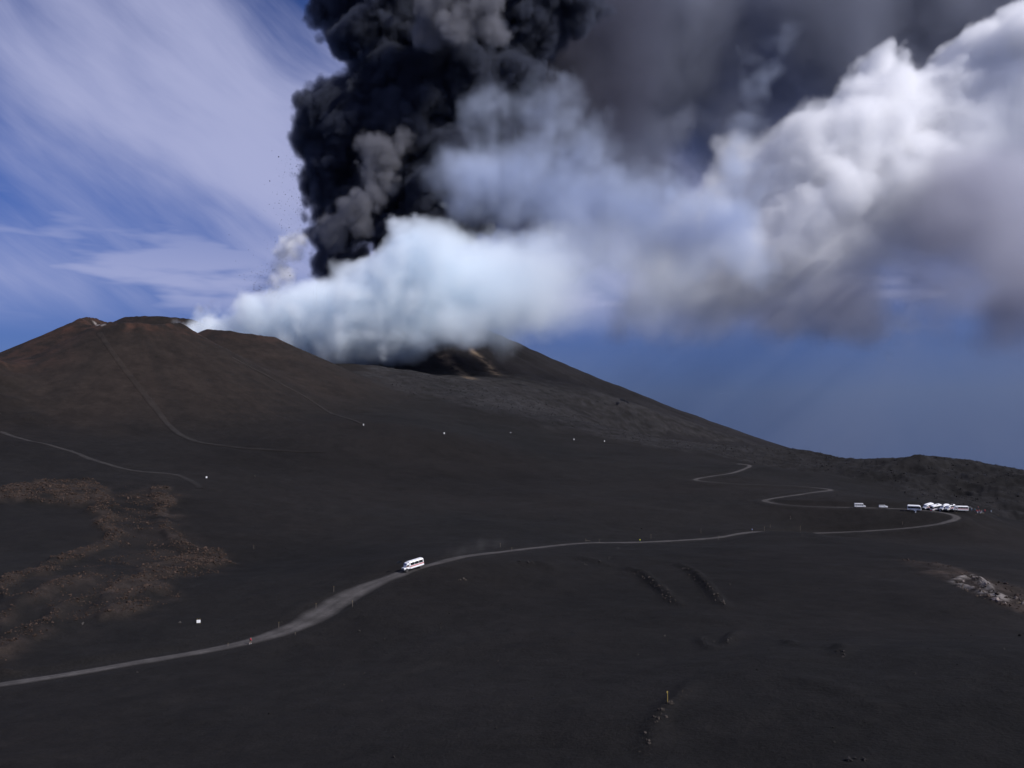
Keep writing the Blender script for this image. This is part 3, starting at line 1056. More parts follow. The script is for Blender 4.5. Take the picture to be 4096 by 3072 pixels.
# cairn and yellow post
cp = place(2676, 2815)
e = empty('cairn', cp)
tag(e, 'cairn of brown stones holding up a yellow post', 'cairn')
for k in range(16):
    a = rng.uniform(0, 6.28)
    rr = 0.55 * math.sqrt(rng.random())
    X, Y = cp.x + 0.25 + rr * math.cos(a), cp.y + rr * math.sin(a) * 0.8
    stone((X, Y, gz(X, Y) + 0.42 * (1 - rr / 0.6)), rng.uniform(0.14, 0.28), 'brown', e)
M_YEL = mat('yellow_paint', (0.34, 0.25, 0.06), 0.6, vary=0.15)
M_WOOD = mat('grey_wood', (0.17, 0.14, 0.115), 0.85, vary=0.25, scale=6)
M_WHITE = mat('white_paint', (0.78, 0.78, 0.79), 0.35, vary=0.03)
M_BLACK = mat('black_rubber', (0.018, 0.018, 0.020), 0.8, vary=0.2)
M_DARK = mat('dark_metal', (0.03, 0.03, 0.033), 0.55, vary=0.2)
M_RED = mat('red_paint', (0.45, 0.012, 0.02), 0.4, vary=0.05)
M_RIM = mat('dusty_rim', (0.16, 0.13, 0.12), 0.7, vary=0.25)
M_LAMP = mat('lamp_glass', (0.65, 0.66, 0.70), 0.15)
M_GLASS = mat('dark_window_glass', (0.012, 0.014, 0.018), 0.08, vary=0.1, spec=0.6)
M_BLUEV = mat('blue_visor', (0.10, 0.14, 0.30), 0.2)
t = empty('marker_post', (cp.x - 0.22, cp.y + 0.1, gz(cp.x, cp.y)))
tag(t, 'yellow post with a notched top standing in the cairn', 'post')
MB().pole([(0, 0, -0.2), (0.01, 0, 0.9), (0.0, 0, 2.0)], 0.05, 0.045).build('pole', M_YEL, t)
MB().box(-0.14, 0.08, -0.03, 0.03, 1.72, 1.98, 0.01).build('plate', M_YEL, t)


def post(x, y, h, lab, lean=0.0, wood=True):
    p = place(x, y)
    t = empty('marker_post', p)
    tag(t, lab, 'post', 'marker posts along the road')
    MB().pole([(0, 0, -0.25), (lean * h * 0.5, 0, h * 0.5), (lean * h, 0, h)], 0.05, 0.04).build('pole', M_WOOD if wood else M_YEL, t)
    MB().pole([(lean * h * 0.86, 0, h * 0.86), (lean * h * 0.94, 0, h * 0.94)], 0.06, 0.06).build('band', M_YEL if wood else M_WOOD, t)


for a in ((912, 2588, 1.1, 'short pale post at the road edge left of the walker in red'),
          (1115, 2512, 1.7, 'post above the road just right of the walker in red'),
          (1181, 2540, 0.7, 'stubby brown post on the lower road edge right of the walker in red'),
          (1264, 2434, 1.6, 'post on the upper side of the widening bend, lower of two'),
          (1335, 2368, 1.9, 'post on the upper side of the widening bend, higher of two'),
          (1410, 2428, 1.9, 'post on the lower side of the widening bend'),
          (1015, 2196, 1.8, 'lone post on the ash plain between rubble and moving bus'),
          (2001, 2190, 1.8, 'first post beyond the dust of the moving bus'),
          (2047, 2205, 1.5, 'second post beyond the dust of the moving bus'),
          (2343, 2166, 1.3, 'post beside a fallen bar, left of the walker in yellow'),
          (2397, 2174, 2.0, 'post between the fallen bar and the walker in yellow'),
          (2604, 2154, 2.2, 'thin post behind the road right of the walker in yellow'),
          (2804, 2132, 2.4, 'tall thin post on the plain behind the leaning post'),
          (3058, 2124, 2.4, 'taller of two posts where the road goes over the crest'),
          (3081, 2112, 1.8, 'farther of two posts where the road goes over the crest'),
          (3201, 2124, 3.0, 'tall dark post on the crest right of the road end'),
          (3610, 2100, 1.8, 'post inside the loop of road before the parked buses')):
    post(*a)
post(2873, 2160, 2.1, 'post leaning to the right at the lower road edge', 0.25)
p = place(2352, 2164)
t = empty('fallen_bar', p)
tag(t, 'wooden bar lying by the post left of the walker in yellow', 'bar')
MB().pole([(-0.9, 0, 0.12), (0.1, 0.1, 0.10), (1.0, 0.1, 0.14)], 0.06, 0.05).build('bar', M_WOOD, t)
MB().pole([(1.0, 0.1, 0.0), (1.0, 0.1, 0.3)], 0.04, 0.04).build('peg', M_WOOD, t)


# ------------------------------------------------------------------ signs
def sign(x, y, w, h, lab, tilt=0.0, stubs=False, low=0.25):
    p = place(x, y)
    t = empty('sign_board', p)
    tag(t, lab, 'sign', 'white sign boards on the ash')
    t.rotation_euler = (tilt, 0, 0.25)
    b = MB().box(-w / 2, w / 2, -0.03, 0.03, low, low + h, 0.012).build('board', M_WHITE, t)
    MB().box(-w * 0.14, w * 0.05, -0.034, -0.0305, low + h * 0.62, low + h * 0.72).build('mark', mat('grey_print', (0.35, 0.33, 0.36), 0.6), b)
    MB().box(-w * 0.20, w * 0.26, -0.034, -0.0305, low + h * 0.42, low + h * 0.46).build('mark', MATS['grey_print'], b)
    for s in (-1, 1):
        MB().pole([(s * w * 0.36, 0.07, -0.25), (s * w * 0.36, 0.07, low + h * (1.42 if stubs else 0.95))], 0.05, 0.045).build('leg', M_YEL if stubs else M_WOOD, t)


sign(794, 2495, 1.05, 0.85, 'nearest white square sign on two posts above the road', stubs=True)
sign(826, 1914, 0.85, 1.0, 'white sign where the footpath ends above the rubble')
sign(1454, 1703, 0.75, 1.3, 'leftmost white sign of the far row, leaning', 0.12)
sign(1777, 1737, 0.85, 1.3, 'second white sign of the far row from the cones')
sign(2043, 1732, 1.3, 0.4, 'low flat white board in the middle of the far row', low=0.15)
sign(2296, 1761, 0.7, 1.3, 'fourth white sign of the far row, left of the last')
sign(2418, 1768, 0.7, 1.3, 'last white sign of the far row, nearest the lava field')


# ------------------------------------------------------------------ vehicles (front to +x, left side to +y)
def wheels(t, xs, half, R, wid, dual=False):
    for x in xs:
        for s in (-1, 1):
            ty = MB().wheel(x, s * half, R, [(R * 0.62, -wid / 2), (R * 0.94, -wid / 2), (R, -wid * 0.32), (R, wid * 0.32), (R * 0.94, wid / 2), (R * 0.62, wid / 2)], 18).build('wheel', M_BLACK, t)
            MB().wheel(x, s * (half + wid * 0.42), R, [(R * 0.60, -0.04), (R * 0.56, 0.03), (R * 0.22, 0.0), (R * 0.18, 0.06)], 14).build('rim', M_RIM, ty)


def arches(t, xs, half, R):
    for x in xs:
        for s in (-1, 1):
            P = [(x + R * 1.22 * math.cos(a), s * half, R + R * 1.22 * math.sin(a)) for a in np.linspace(0.1, math.pi - 0.1, 9)]
            MB().pole(P, 0.07, 0.07, 6).build('fender', M_DARK, t)


def truck_bus(label, L=5.3, H=3.25, stripe=True, nwin=3, group='white buses on the mountain'):
    """off-road bus: bonneted cab in front of a tall passenger box"""
    t = empty('tour_bus')
    tag(t, label, 'bus', group)
    W = 1.2
    x1 = 1.55
    x0 = x1 - L
    MB().box(x0 + 0.2, 3.3, -0.55, 0.55, 0.62, 0.92, 0.03).build('chassis', M_DARK, t)
    prof = [(-W, 0.92), (W, 0.92), (W, H - 0.32), (W - 0.12, H - 0.1), (W - 0.42, H), (-W + 0.42, H), (-W + 0.12, H - 0.1), (-W, H - 0.32)]
    body = MB().prism_x(prof, x0, x1, 0.06).build('body', M_WHITE, t)
    wl = (L - 0.5) / nwin
    for s in (-1, 1):
        for k in range(nwin):
            a = x0 + 0.25 + k * wl
            y = s * (W + 0.004)
            f = MB().box(a + 0.03, a + wl - 0.08, min(y, y + s * 0.02), max(y, y + s * 0.02), 1.96, 2.90, 0.008).build('window', M_GLASS, t)
            MB().box(a + wl * 0.5 - 0.02, a + wl * 0.5 + 0.02, min(y + s * 0.021, y + s * 0.03), max(y + s * 0.021, y + s * 0.03), 1.98, 2.88).build('window_bar', M_DARK, f)
        if stripe:
            y = s * (W + 0.004)
            MB().box(x0 + 0.06, x1 - 0.06, min(y, y + s * 0.012), max(y, y + s * 0.012), 1.54, 1.80).build('stripe', M_RED, body)
    MB().box(x0 - 0.024, x0 - 0.004, -0.9, 0.9, 2.0, 2.8, 0.008).build('rear_window', M_GLASS, t)
    if stripe:
        MB().box(x0 - 0.016, x0 - 0.004, -1.1, 1.1, 1.54, 1.80).build('stripe', M_RED, body)
    for s in (-1, 1):
        MB().box(x0 - 0.03, x0 - 0.004, s * 0.98 - 0.09, s * 0.98 + 0.09, 1.1, 1.4, 0.005).build('tail_light', M_RED, t)
    MB().box(x0 - 0.12, x0 + 0.02, -1.1, 1.1, 0.72, 0.88, 0.03).build('rear_bumper', M_DARK, t)
    # cab
    cw = 1.06
    cab = MB().prism_y([(1.63, 0.98), (2.95, 0.98), (2.95, 1.72), (2.62, 2.52), (2.45, 2.86), (2.1, 3.02), (1.63, 3.05)], -cw, cw, 0.06).build('cab', M_WHITE, t)
    MB().prism_x([(-0.98, 1.0), (0.98, 1.0), (0.98, 1.5), (0.86, 1.68), (-0.86, 1.68), (-0.98, 1.5)], 2.9, 3.72, 0.07).build('bonnet', M_WHITE, t)
    MB().prism_y([(2.93, 1.77), (2.985, 1.77), (2.665, 2.54), (2.62, 2.52)], -0.92, 0.92).build('windscreen', M_GLASS, t)
    MB().prism_y([(2.60, 2.58), (2.80, 2.50), (2.62, 2.92), (2.46, 2.90)], -0.98, 0.98).build('sun_visor', M_BLUEV, t)
    for s in (-1, 1):
        y = s * (cw + 0.004)
        d = MB().box(1.78, 2.72, min(y, y + s * 0.012), max(y, y + s * 0.012), 1.05, 1.74, 0.004).build('door', M_WHITE, t)
        MB().box(1.84, 2.0, min(y + s * 0.013, y + s * 0.05), max(y + s * 0.013, y + s * 0.05), 1.55, 1.6).build('handle', M_DARK, d)
        MB().prism_y([(1.84, 1.84), (2.72, 1.84), (2.5, 2.42), (1.84, 2.42)], min(y, y + s * 0.015), max(y, y + s * 0.015)).build('window', M_GLASS, t)
        if stripe:
            MB().box(1.66, 2.9, min(y, y + s * 0.010), max(y, y + s * 0.010), 1.755, 1.825).build('stripe', M_RED, cab)
        m_ = MB().pole([(2.75, s * cw, 2.3), (2.95, s * (cw + 0.28), 2.25)], 0.02, 0.02, 6).build('mirror_arm', M_DARK, t)
        MB().box(2.9, 2.98, s * (cw + 0.28) - 0.1, s * (cw + 0.28) + 0.1, 1.9, 2.3, 0.02).build('mirror', M_DARK, m_)
        MB().wheel(0, 0, 0, [(0.12, 0.0), (0.13, 0.03), (0.09, 0.05)], 12).build('headlight', M_LAMP, t)
        h = t.children[-1]
        h.rotation_euler = (0, 0, -math.pi / 2)
        h.location = (3.70, s * 0.72, 1.22)
        MB().box(3.0, 3.6, s * 1.0 - 0.13, s * 1.0 + 0.13, 1.02, 1.12, 0.02).build('mudguard', M_DARK, t)
    MB().box(3.70, 3.74, -0.52, 0.52, 1.05, 1.45, 0.01).build('grille', M_DARK, t)
    MB().box(3.66, 3.9, -1.08, 1.08, 0.66, 0.9, 0.04).build('bumper', M_DARK, t)
    wheels(t, (2.85, x0 + 1.25), 0.98, 0.58, 0.36)
    arches(t, (2.85, x0 + 1.25), 1.12, 0.58)
    return t


def coach(label, L=7.2, H=3.15, dark_side=True, group='white buses on the mountain'):
    """flat-fronted bus with a long band of dark glass"""
    t = empty('tour_bus')
    tag(t, label, 'bus', group)
    W = 1.18
    x0, x1 = -L / 2, L / 2
    prof = [(x0, 0.62), (x1 - 0.05, 0.62), (x1, 0.9), (x1, 1.45), (x1 - 0.32, 2.55), (x1 - 0.62, 2.95), (x1 - 1.2, H), (x0 + 0.35, H), (x0 + 0.05, H - 0.25)]
    body = MB().prism_y(prof, -W, W, 0.09).build('body', M_WHITE, t)
    n = 4
    wl = (L - 1.5) / n
    for s in (-1, 1):
        y = s * (W + 0.004)
        for k in range(n):
            a = x0 + 0.3 + k * wl
            MB().box(a + 0.02, a + wl - 0.03, min(y, y + s * 0.02), max(y, y + s * 0.02), 1.62, 2.62, 0.008).build('window', M_GLASS, t)
        MB().prism_y([(x1 - 1.15, 1.55), (x1 - 0.14, 1.55), (x1 - 0.44, 2.5), (x1 - 1.15, 2.6)], min(y, y + s * 0.015), max(y, y + s * 0.015)).build('window', M_GLASS, t)
        MB().box(x0 + 0.1, x1 - 0.15, min(y, y + s * 0.012), max(y, y + s * 0.012), 1.18, 1.26).build('stripe', M_RED if not dark_side else M_BLUEV, body)
        MB().box(x1 - 0.02, x1 + 0.03, s * 0.8 - 0.2, s * 0.8 + 0.2, 1.0, 1.22, 0.01).build('headlight', M_LAMP, t)
        m_ = MB().pole([(x1 - 0.3, s * W, 2.4), (x1 + 0.1, s * (W + 0.25), 2.3)], 0.02, 0.02, 6).build('mirror_arm', M_DARK, t)
        MB().box(x1 + 0.04, x1 + 0.14, s * (W + 0.25) - 0.1, s * (W + 0.25) + 0.1, 1.9, 2.32, 0.02).build('mirror', M_DARK, m_)
    MB().prism_y([(x1 + 0.006, 1.5), (x1 + 0.03, 1.5), (x1 - 0.29, 2.56), (x1 - 0.315, 2.56)], -1.02, 1.02).build('windscreen', M_GLASS, t)
    MB().box(x0 - 0.02, x0 + 0.02, -0.9, 0.9, 1.75, 2.55, 0.008).build('rear_window', M_GLASS, t)
    MB().box(x1 - 0.1, x1 + 0.12, -1.1, 1.1, 0.55, 0.8, 0.04).build('bumper', M_DARK, t)
    MB().box(x0 + 0.3, x1 - 0.3, -0.6, 0.6, 0.42, 0.6, 0.02).build('chassis', M_DARK, t)
    wheels(t, (x1 - 1.3, x0 + 1.5), 1.0, 0.5, 0.32)
    arches(t, (x1 - 1.3, x0 + 1.5), 1.14, 0.5)
    return t


def offroader(label, L=5.1, H=2.45, pickup=False):
    t = empty('off_road_van')
    tag(t, label, 'van', 'white off-road vans on the plain')
    W = 0.95
    x1 = L / 2
    x0 = -x1
    MB().box(x0 + 0.1, x1 - 0.1, -0.6, 0.6, 0.5, 0.68, 0.03).build('chassis', M_DARK, t)
    if pickup:
        prof = [(x0, 0.62), (x1, 0.62), (x1, 1.22), (x1 - 1.15, 1.3), (x1 - 1.5, 1.95), (x1 - 2.0, H * 0.86), (x0 + 0.25, H * 0.86), (x0, H * 0.80)]
    else:
        prof = [(x0, 0.62), (x1, 0.62), (x1, 1.25), (x1 - 0.95, 1.38), (x1 - 1.2, 2.02), (x1 - 1.45, H), (x0 + 0.1, H), (x0, H - 0.12)]
    top = prof[5][1]
    body = MB().prism_y(prof, -W, W, 0.05).build('body', M_WHITE, t)
    n = 4 if not pickup else 3
    a0, a1 = x0 + 0.2, prof[4][0] - 0.05
    wl = (a1 - a0) / n
    for s in (-1, 1):
        y = s * (W + 0.004)
        for k in range(n):
            MB().box(a0 + k * wl + 0.05, a0 + (k + 1) * wl - 0.05, min(y, y + s * 0.015), max(y, y + s * 0.015), 1.42, min(top - 0.22, 2.1), 0.006).build('window', M_GLASS, t)
        MB().box(x1 - 0.02, x1 + 0.03, s * 0.68 - 0.13, s * 0.68 + 0.13, 0.9, 1.12, 0.01).build('headlight', M_LAMP, t)
        m_ = MB().pole([(x1 - 1.25, s * W, 1.55), (x1 - 1.15, s * (W + 0.2), 1.6)], 0.02, 0.02, 6).build('mirror_arm', M_DARK, t)
        MB().box(x1 - 1.2, x1 - 1.12, s * (W + 0.2) - 0.09, s * (W + 0.2) + 0.09, 1.5, 1.78, 0.015).build('mirror', M_DARK, m_)
    (xa, za), (xb, zb) = prof[3], prof[4]
    MB().prism_y([(xa - 0.03, za + 0.06), (xa + 0.02, za + 0.06), (xb + 0.04, zb - 0.04), (xb + 0.0, zb - 0.04)], -0.82, 0.82).build('windscreen', M_GLASS, t)
    MB().box(x0 - 0.02, x0 + 0.015, -0.7, 0.7, 1.4, min(top - 0.25, 2.1), 0.006).build('rear_window', M_GLASS, t)
    MB().box(x1 - 0.05, x1 + 0.13, -0.95, 0.95, 0.55, 0.75, 0.03).build('bumper', M_DARK, t)
    MB().box(x0 + 0.3, a1 - 0.2, -0.7, 0.7, top + 0.06, top + 0.11, 0.01).build('roof_rack', M_DARK, t)
    wheels(t, (x1 - 0.85, x0 + 0.95), 0.80, 0.42, 0.26)
    arches(t, (x1 - 0.85, x0 + 0.95), 0.92, 0.42)
    return t


def park(t, x, y, yaw_deg, half=2.4, hw=1.0):
    p = place(x, y)
    sit(t, p.x, p.y, math.radians(yaw_deg), half, hw)
    return p


# the bus on the road follows the road
bp = place(1660, 2284)
k = int(np.argmin(np.hypot(road_xy[:, 0] - bp.x, road_xy[:, 1] - bp.y)))
tg = road_xy[k - 3] - road_xy[k + 3]
bus = truck_bus('white bus with red stripe driving down the dirt road', nwin=3, group='white buses on the mountain')
print('bus heading', math.degrees(math.atan2(tg[1], tg[0])))
sit(bus, road_xy[k][0], road_xy[k][1], math.atan2(tg[1], tg[0]), 2.2, 1.0)
park(coach('parked white bus with long dark windows, nearest the two vans'), 3657, 2044, -22, 2.3)
park(truck_bus('parked striped bus facing out, second in the row from the vans', L=4.8), 3712, 2036, 208)
park(coach('parked white bus with a high roof in the middle of the row', L=6.6, dark_side=False), 3743, 2042, 196, 2.3)
park(truck_bus('parked bus with a dark windscreen, third from the right end', L=4.6, nwin=2), 3778, 2040, 214)
park(truck_bus('parked bus tucked in behind the end bus of the row', L=4.8, H=3.3), 3800, 2042, 212)
park(truck_bus('long parked bus with red stripe at the right end of the row', L=5.9, H=3.15, nwin=4), 3838, 2046, 172)
park(offroader('white long van on the track, left of the smaller one', L=6.0, H=2.75), 3440, 2032, -12, 1.7, 0.8)
park(offroader('small white pickup style van between the long van and buses', L=4.6, H=2.2, pickup=True), 3533, 2034, -12, 1.4, 0.8)

# ------------------------------------------------------------------ people
M_SKIN = mat('skin', (0.42, 0.26, 0.19), 0.6)
M_HAIR = mat('dark_hair', (0.03, 0.022, 0.018), 0.7)


def skin(name, verts, edges, radii, material, parent, sub=1):
    me = bpy.data.meshes.new(name)
    me.from_pydata(verts, edges, [])
    me.materials.append(material)
    o = bpy.data.objects.new(name, me)
    COL.objects.link(o)
    o.parent = parent
    md = o.modifiers.new('skin', 'SKIN')
    md.use_smooth_shade = True
    for i, r in enumerate(radii):
        q = me.skin_vertices[0].data[i]
        q.radius = r if isinstance(r, tuple) else (r, r)
        q.use_root = i == 0
    s = o.modifiers.new('sub', 'SUBSURF')
    s.levels = s.render_levels = sub
    return o


def person(x, y, yaw, lab, jacket, trousers, shoe=(0.05, 0.05, 0.05), step=0.0, lean=0.0, pack=None, bare=False, h=1.75, bent=0.25, p=None):
    p = p or place(x, y)
    t = empty('person', (p.x, p.y, p.z + (0.12 if road_field(np.array([p.x]), np.array([p.y]))[0][0] < 3.4 else 0.0)))
    t.rotation_euler = (0, 0, math.radians(yaw))
    t.scale = (h / 1.75,) * 3
    tag(t, lab, 'person')
    mj = mat('jacket_%d_%d_%d' % tuple(int(c * 100) for c in jacket), jacket, 0.85, vary=0.12, scale=8)
    mt = mat('trousers_%d_%d_%d' % tuple(int(c * 100) for c in trousers), trousers, 0.9, vary=0.12, scale=8)
    ms = mat('shoes_%d_%d_%d' % tuple(int(c * 100) for c in shoe), shoe, 0.8)
    lx = lean
    pel = (0, 0, 0.95)
    ch = (lx * 0.5, 0, 1.26)
    nk = (lx, 0, 1.47)
    hd = (lx + 0.03, 0, 1.56)
    tp = (lx + 0.035, 0, 1.70)
    arm, leg = [], []
    for s, st in ((1, step), (-1, -step)):
        sh = (lx * 0.9, s * 0.19, 1.41)
        eb = (lx * 0.6 - st * 0.5 - 0.03, s * 0.25, 1.14)
        wr = (lx * 0.6 - st * 0.6 + bent * 0.7, s * 0.23, 0.93)
        hn = (wr[0] + 0.05, s * 0.225, 0.85)
        arm.append((sh, eb, wr, hn))
        hip = (0, s * 0.10, 0.90)
        kn = (st * 0.55 + 0.04, s * 0.11, 0.50)
        an = (st * 1.0 - 0.04, s * 0.11, 0.10)
        leg.append((hip, kn, an))
    V = [pel, ch, nk, hd, tp]
    E_ = [(0, 1), (1, 2), (2, 3), (3, 4)]
    R = [(0.12, 0.10), (0.13, 0.10), 0.055, (0.085, 0.075), (0.07, 0.065)]
    for sh, eb, wr, hn in arm:
        k = len(V)
        V += [sh, eb, wr, hn]
        E_ += [(1, k), (k, k + 1), (k + 1, k + 2), (k + 2, k + 3)]
        R += [0.05, 0.038, 0.028, 0.034]
    for hip, kn, an in leg:
        k = len(V)
        V += [hip, kn, an]
        E_ += [(0, k), (k, k + 1), (k + 1, k + 2)]
        R += [0.075, 0.05, 0.036]
    skin('body', V, E_, R, M_SKIN, t)
    V, E_, R = [ch, pel, nk], [(0, 1), (0, 2)], [(0.17, 0.13), (0.16, 0.125), 0.075]
    for sh, eb, wr, hn in arm:
        k = len(V)
        V += [sh, eb, wr]
        E_ += [(0, k), (k, k + 1), (k + 1, k + 2)]
        R += [0.075, 0.058, 0.045]
    skin('jacket', V, E_, R, mj, t)
    V, E_, R = [(0, 0, 0.93)], [], [(0.145, 0.12)]
    for hip, kn, an in leg:
        k = len(V)
        if bare:
            V += [hip, (kn[0], kn[1], kn[2] + 0.08)]
            E_ += [(0, k), (k, k + 1)]
            R += [0.095, 0.085]
        else:
            V += [hip, kn, an]
            E_ += [(0, k), (k, k + 1), (k + 1, k + 2)]
            R += [0.095, 0.072, 0.055]
    skin('trousers', V, E_, R, mt, t)
    for hip, kn, an in leg:
        skin('shoe', [(an[0] - 0.05, an[1], 0.055), (an[0] + 0.08, an[1], 0.05), (an[0] + 0.19, an[1], 0.04)], [(0, 1), (1, 2)], [0.055, 0.05, 0.038], ms, t)
    skin('hair', [(tp[0] - 0.03, 0, 1.60), (tp[0] - 0.03, 0, 1.70), (tp[0] + 0.02, 0, 1.735)], [(0, 1), (1, 2)], [0.075, 0.085, 0.06], M_HAIR, t)
    if pack:
        mp = mat('pack_%d_%d_%d' % tuple(int(c * 100) for c in pack), pack, 0.85)
        b = MB().box(lx - 0.34, lx - 0.12, -0.16, 0.16, 0.98, 1.46, 0.05).build('backpack', mp, t)
        MB().box(lx - 0.40, lx - 0.335, -0.11, 0.11, 1.02, 1.22, 0.02).build('pocket', mp, b)
    return t


person(1001, 2578, 25, 'walker in a red jacket with dark pack and bright shoes', (0.62, 0.02, 0.05), (0.03, 0.03, 0.035), (0.8, 0.8, 0.82), 0.22, 0.14, (0.06, 0.012, 0.02), True, 1.8)
person(2560, 2171, 95, 'walker in a bright yellow jacket on the road', (0.60, 0.66, 0.03), (0.03, 0.035, 0.04), (0.35, 0.2, 0.18), 0.1, 0.04, None, False, 1.78)
person(3008, 2128, 40, 'walker in pale blue with a pack at the road crest', (0.32, 0.42, 0.62), (0.05, 0.05, 0.06), (0.3, 0.2, 0.18), 0.16, 0.08, (0.10, 0.13, 0.25), False, 1.78)
person(3162, 2076, 200, 'dark clothed walker alone on the plain behind the crest', (0.03, 0.03, 0.035), (0.05, 0.045, 0.04), (0.5, 0.45, 0.4), 0.15, 0.05)
WHITEC, BLUEC, REDC, NAVY, GREY, CRIM = (0.62, 0.66, 0.72), (0.16, 0.27, 0.5), (0.5, 0.05, 0.06), (0.03, 0.05, 0.12), (0.28, 0.28, 0.30), (0.3, 0.02, 0.06)
for a in ((3657, 2050, 60, 'person in pale blue in front of the dark windowed bus', (0.42, 0.5, 0.66), NAVY),
          (3663, 2052, 100, 'person in white trousers in front of the dark windowed bus', BLUEC, WHITEC),
          (3724, 2050, 80, 'person in dark red in front of the striped bus', CRIM, NAVY),
          (3760, 2051, 120, 'person in navy before the middle of the bus row', NAVY, NAVY),
          (3866, 2044, 200, 'person in light blue just right of the end bus', (0.3, 0.45, 0.7), GREY),
          (3880, 2036, 250, 'person in pale grey standing apart behind the one in blue', (0.5, 0.52, 0.58), NAVY),
          (3887, 2042, 150, 'person in white top right of the one in light blue', WHITEC, BLUEC),
          (3900, 2046, 30, 'person in teal at the left of the huddle', (0.08, 0.25, 0.28), NAVY),
          (3906, 2050, 60, 'person in a red jacket at the left of the huddle', REDC, NAVY),
          (3911, 2053, 90, 'person in red with pale trousers in the huddle', REDC, WHITEC),
          (3917, 2050, 130, 'person in red and blue in the middle of the huddle', REDC, BLUEC),
          (3922, 2054, 40, 'person in pale trousers in the middle of the huddle', CRIM, WHITEC),
          (3927, 2052, 180, 'person in grey at the right of the huddle', GREY, WHITEC),
          (3913, 2036, 10, 'person in red standing behind the huddle', REDC, NAVY),
          (3934, 2050, 220, 'person in dark clothes at the right end of the huddle', NAVY, NAVY),
          (3940, 2048, 260, 'taller person in red at the right end of the huddle', REDC, CRIM),
          (3965, 2050, 190, 'person in light blue standing alone right of the huddle', (0.35, 0.5, 0.6), WHITEC)):
    person(a[0], a[1], a[2], a[3], a[4], a[5], step=float(rng.uniform(-0.12, 0.12)), h=float(rng.uniform(1.68, 1.85)), bent=float(rng.uniform(0.1, 0.5)))
for qx, qy, s, lab in ((3826, 2052, 0.5, 'pale boulder in front of the end bus'), (3838, 2047, 0.35, 'small pale rock under the tail of the end bus'), (3992, 2062, 0.55, 'lone pale boulder right of all the people'),
                       (3903, 2058, 0.35, 'small pale rock left of the flat rocks under the huddle'), (3922, 2056, 0.6, 'flat tan rock under the huddle'), (3932, 2053, 0.5, 'flat rock at the right foot of the huddle')):
    b_ = empty('boulder', place(qx, qy))
    tag(b_, lab, 'boulder')
    stone(b_.location, s, 'tan', b_, 'rock', (1.5, 1, 0.6), 0.15)
    stone(b_.location + Vector((s, 0.2, 0)), s * 0.5, 'brown', b_, 'rock_chip', (1.2, 1, 0.6), 0.2)
print('objects', round(time.time() - T0, 1))
# ------------------------------------------------------------------ smoke: density grids grown from billows
def noise3(shape, cells, rng):
    a = rng.random([int(math.ceil(c)) + 3 for c in cells], dtype=np.float32)
    for ax in range(3):
        n = shape[ax]
        q = np.linspace(0, cells[ax], n)
        i = q.astype(int)
        f = q - i
        f = f * f * (3 - 2 * f)
        s = [1, 1, 1]
        s[ax] = n
        f = f.reshape(s).astype(np.float32)
        a = np.take(a, i, axis=ax) * (1 - f) + np.take(a, i + 1, axis=ax) * f
    return a * 2 - 1


def fbm3(shape, vox, scale, octv, seed, gain=0.5, stretch=(1, 1, 1)):
    rng = np.random.default_rng(seed)
    out = np.zeros(shape, np.float32)
    amp = 1.0
    for o in range(octv):
        out += amp * noise3(shape, [s * vox / (scale * k) for s, k in zip(shape, stretch)], rng)
        amp *= gain
        scale /= 2.0
    return out


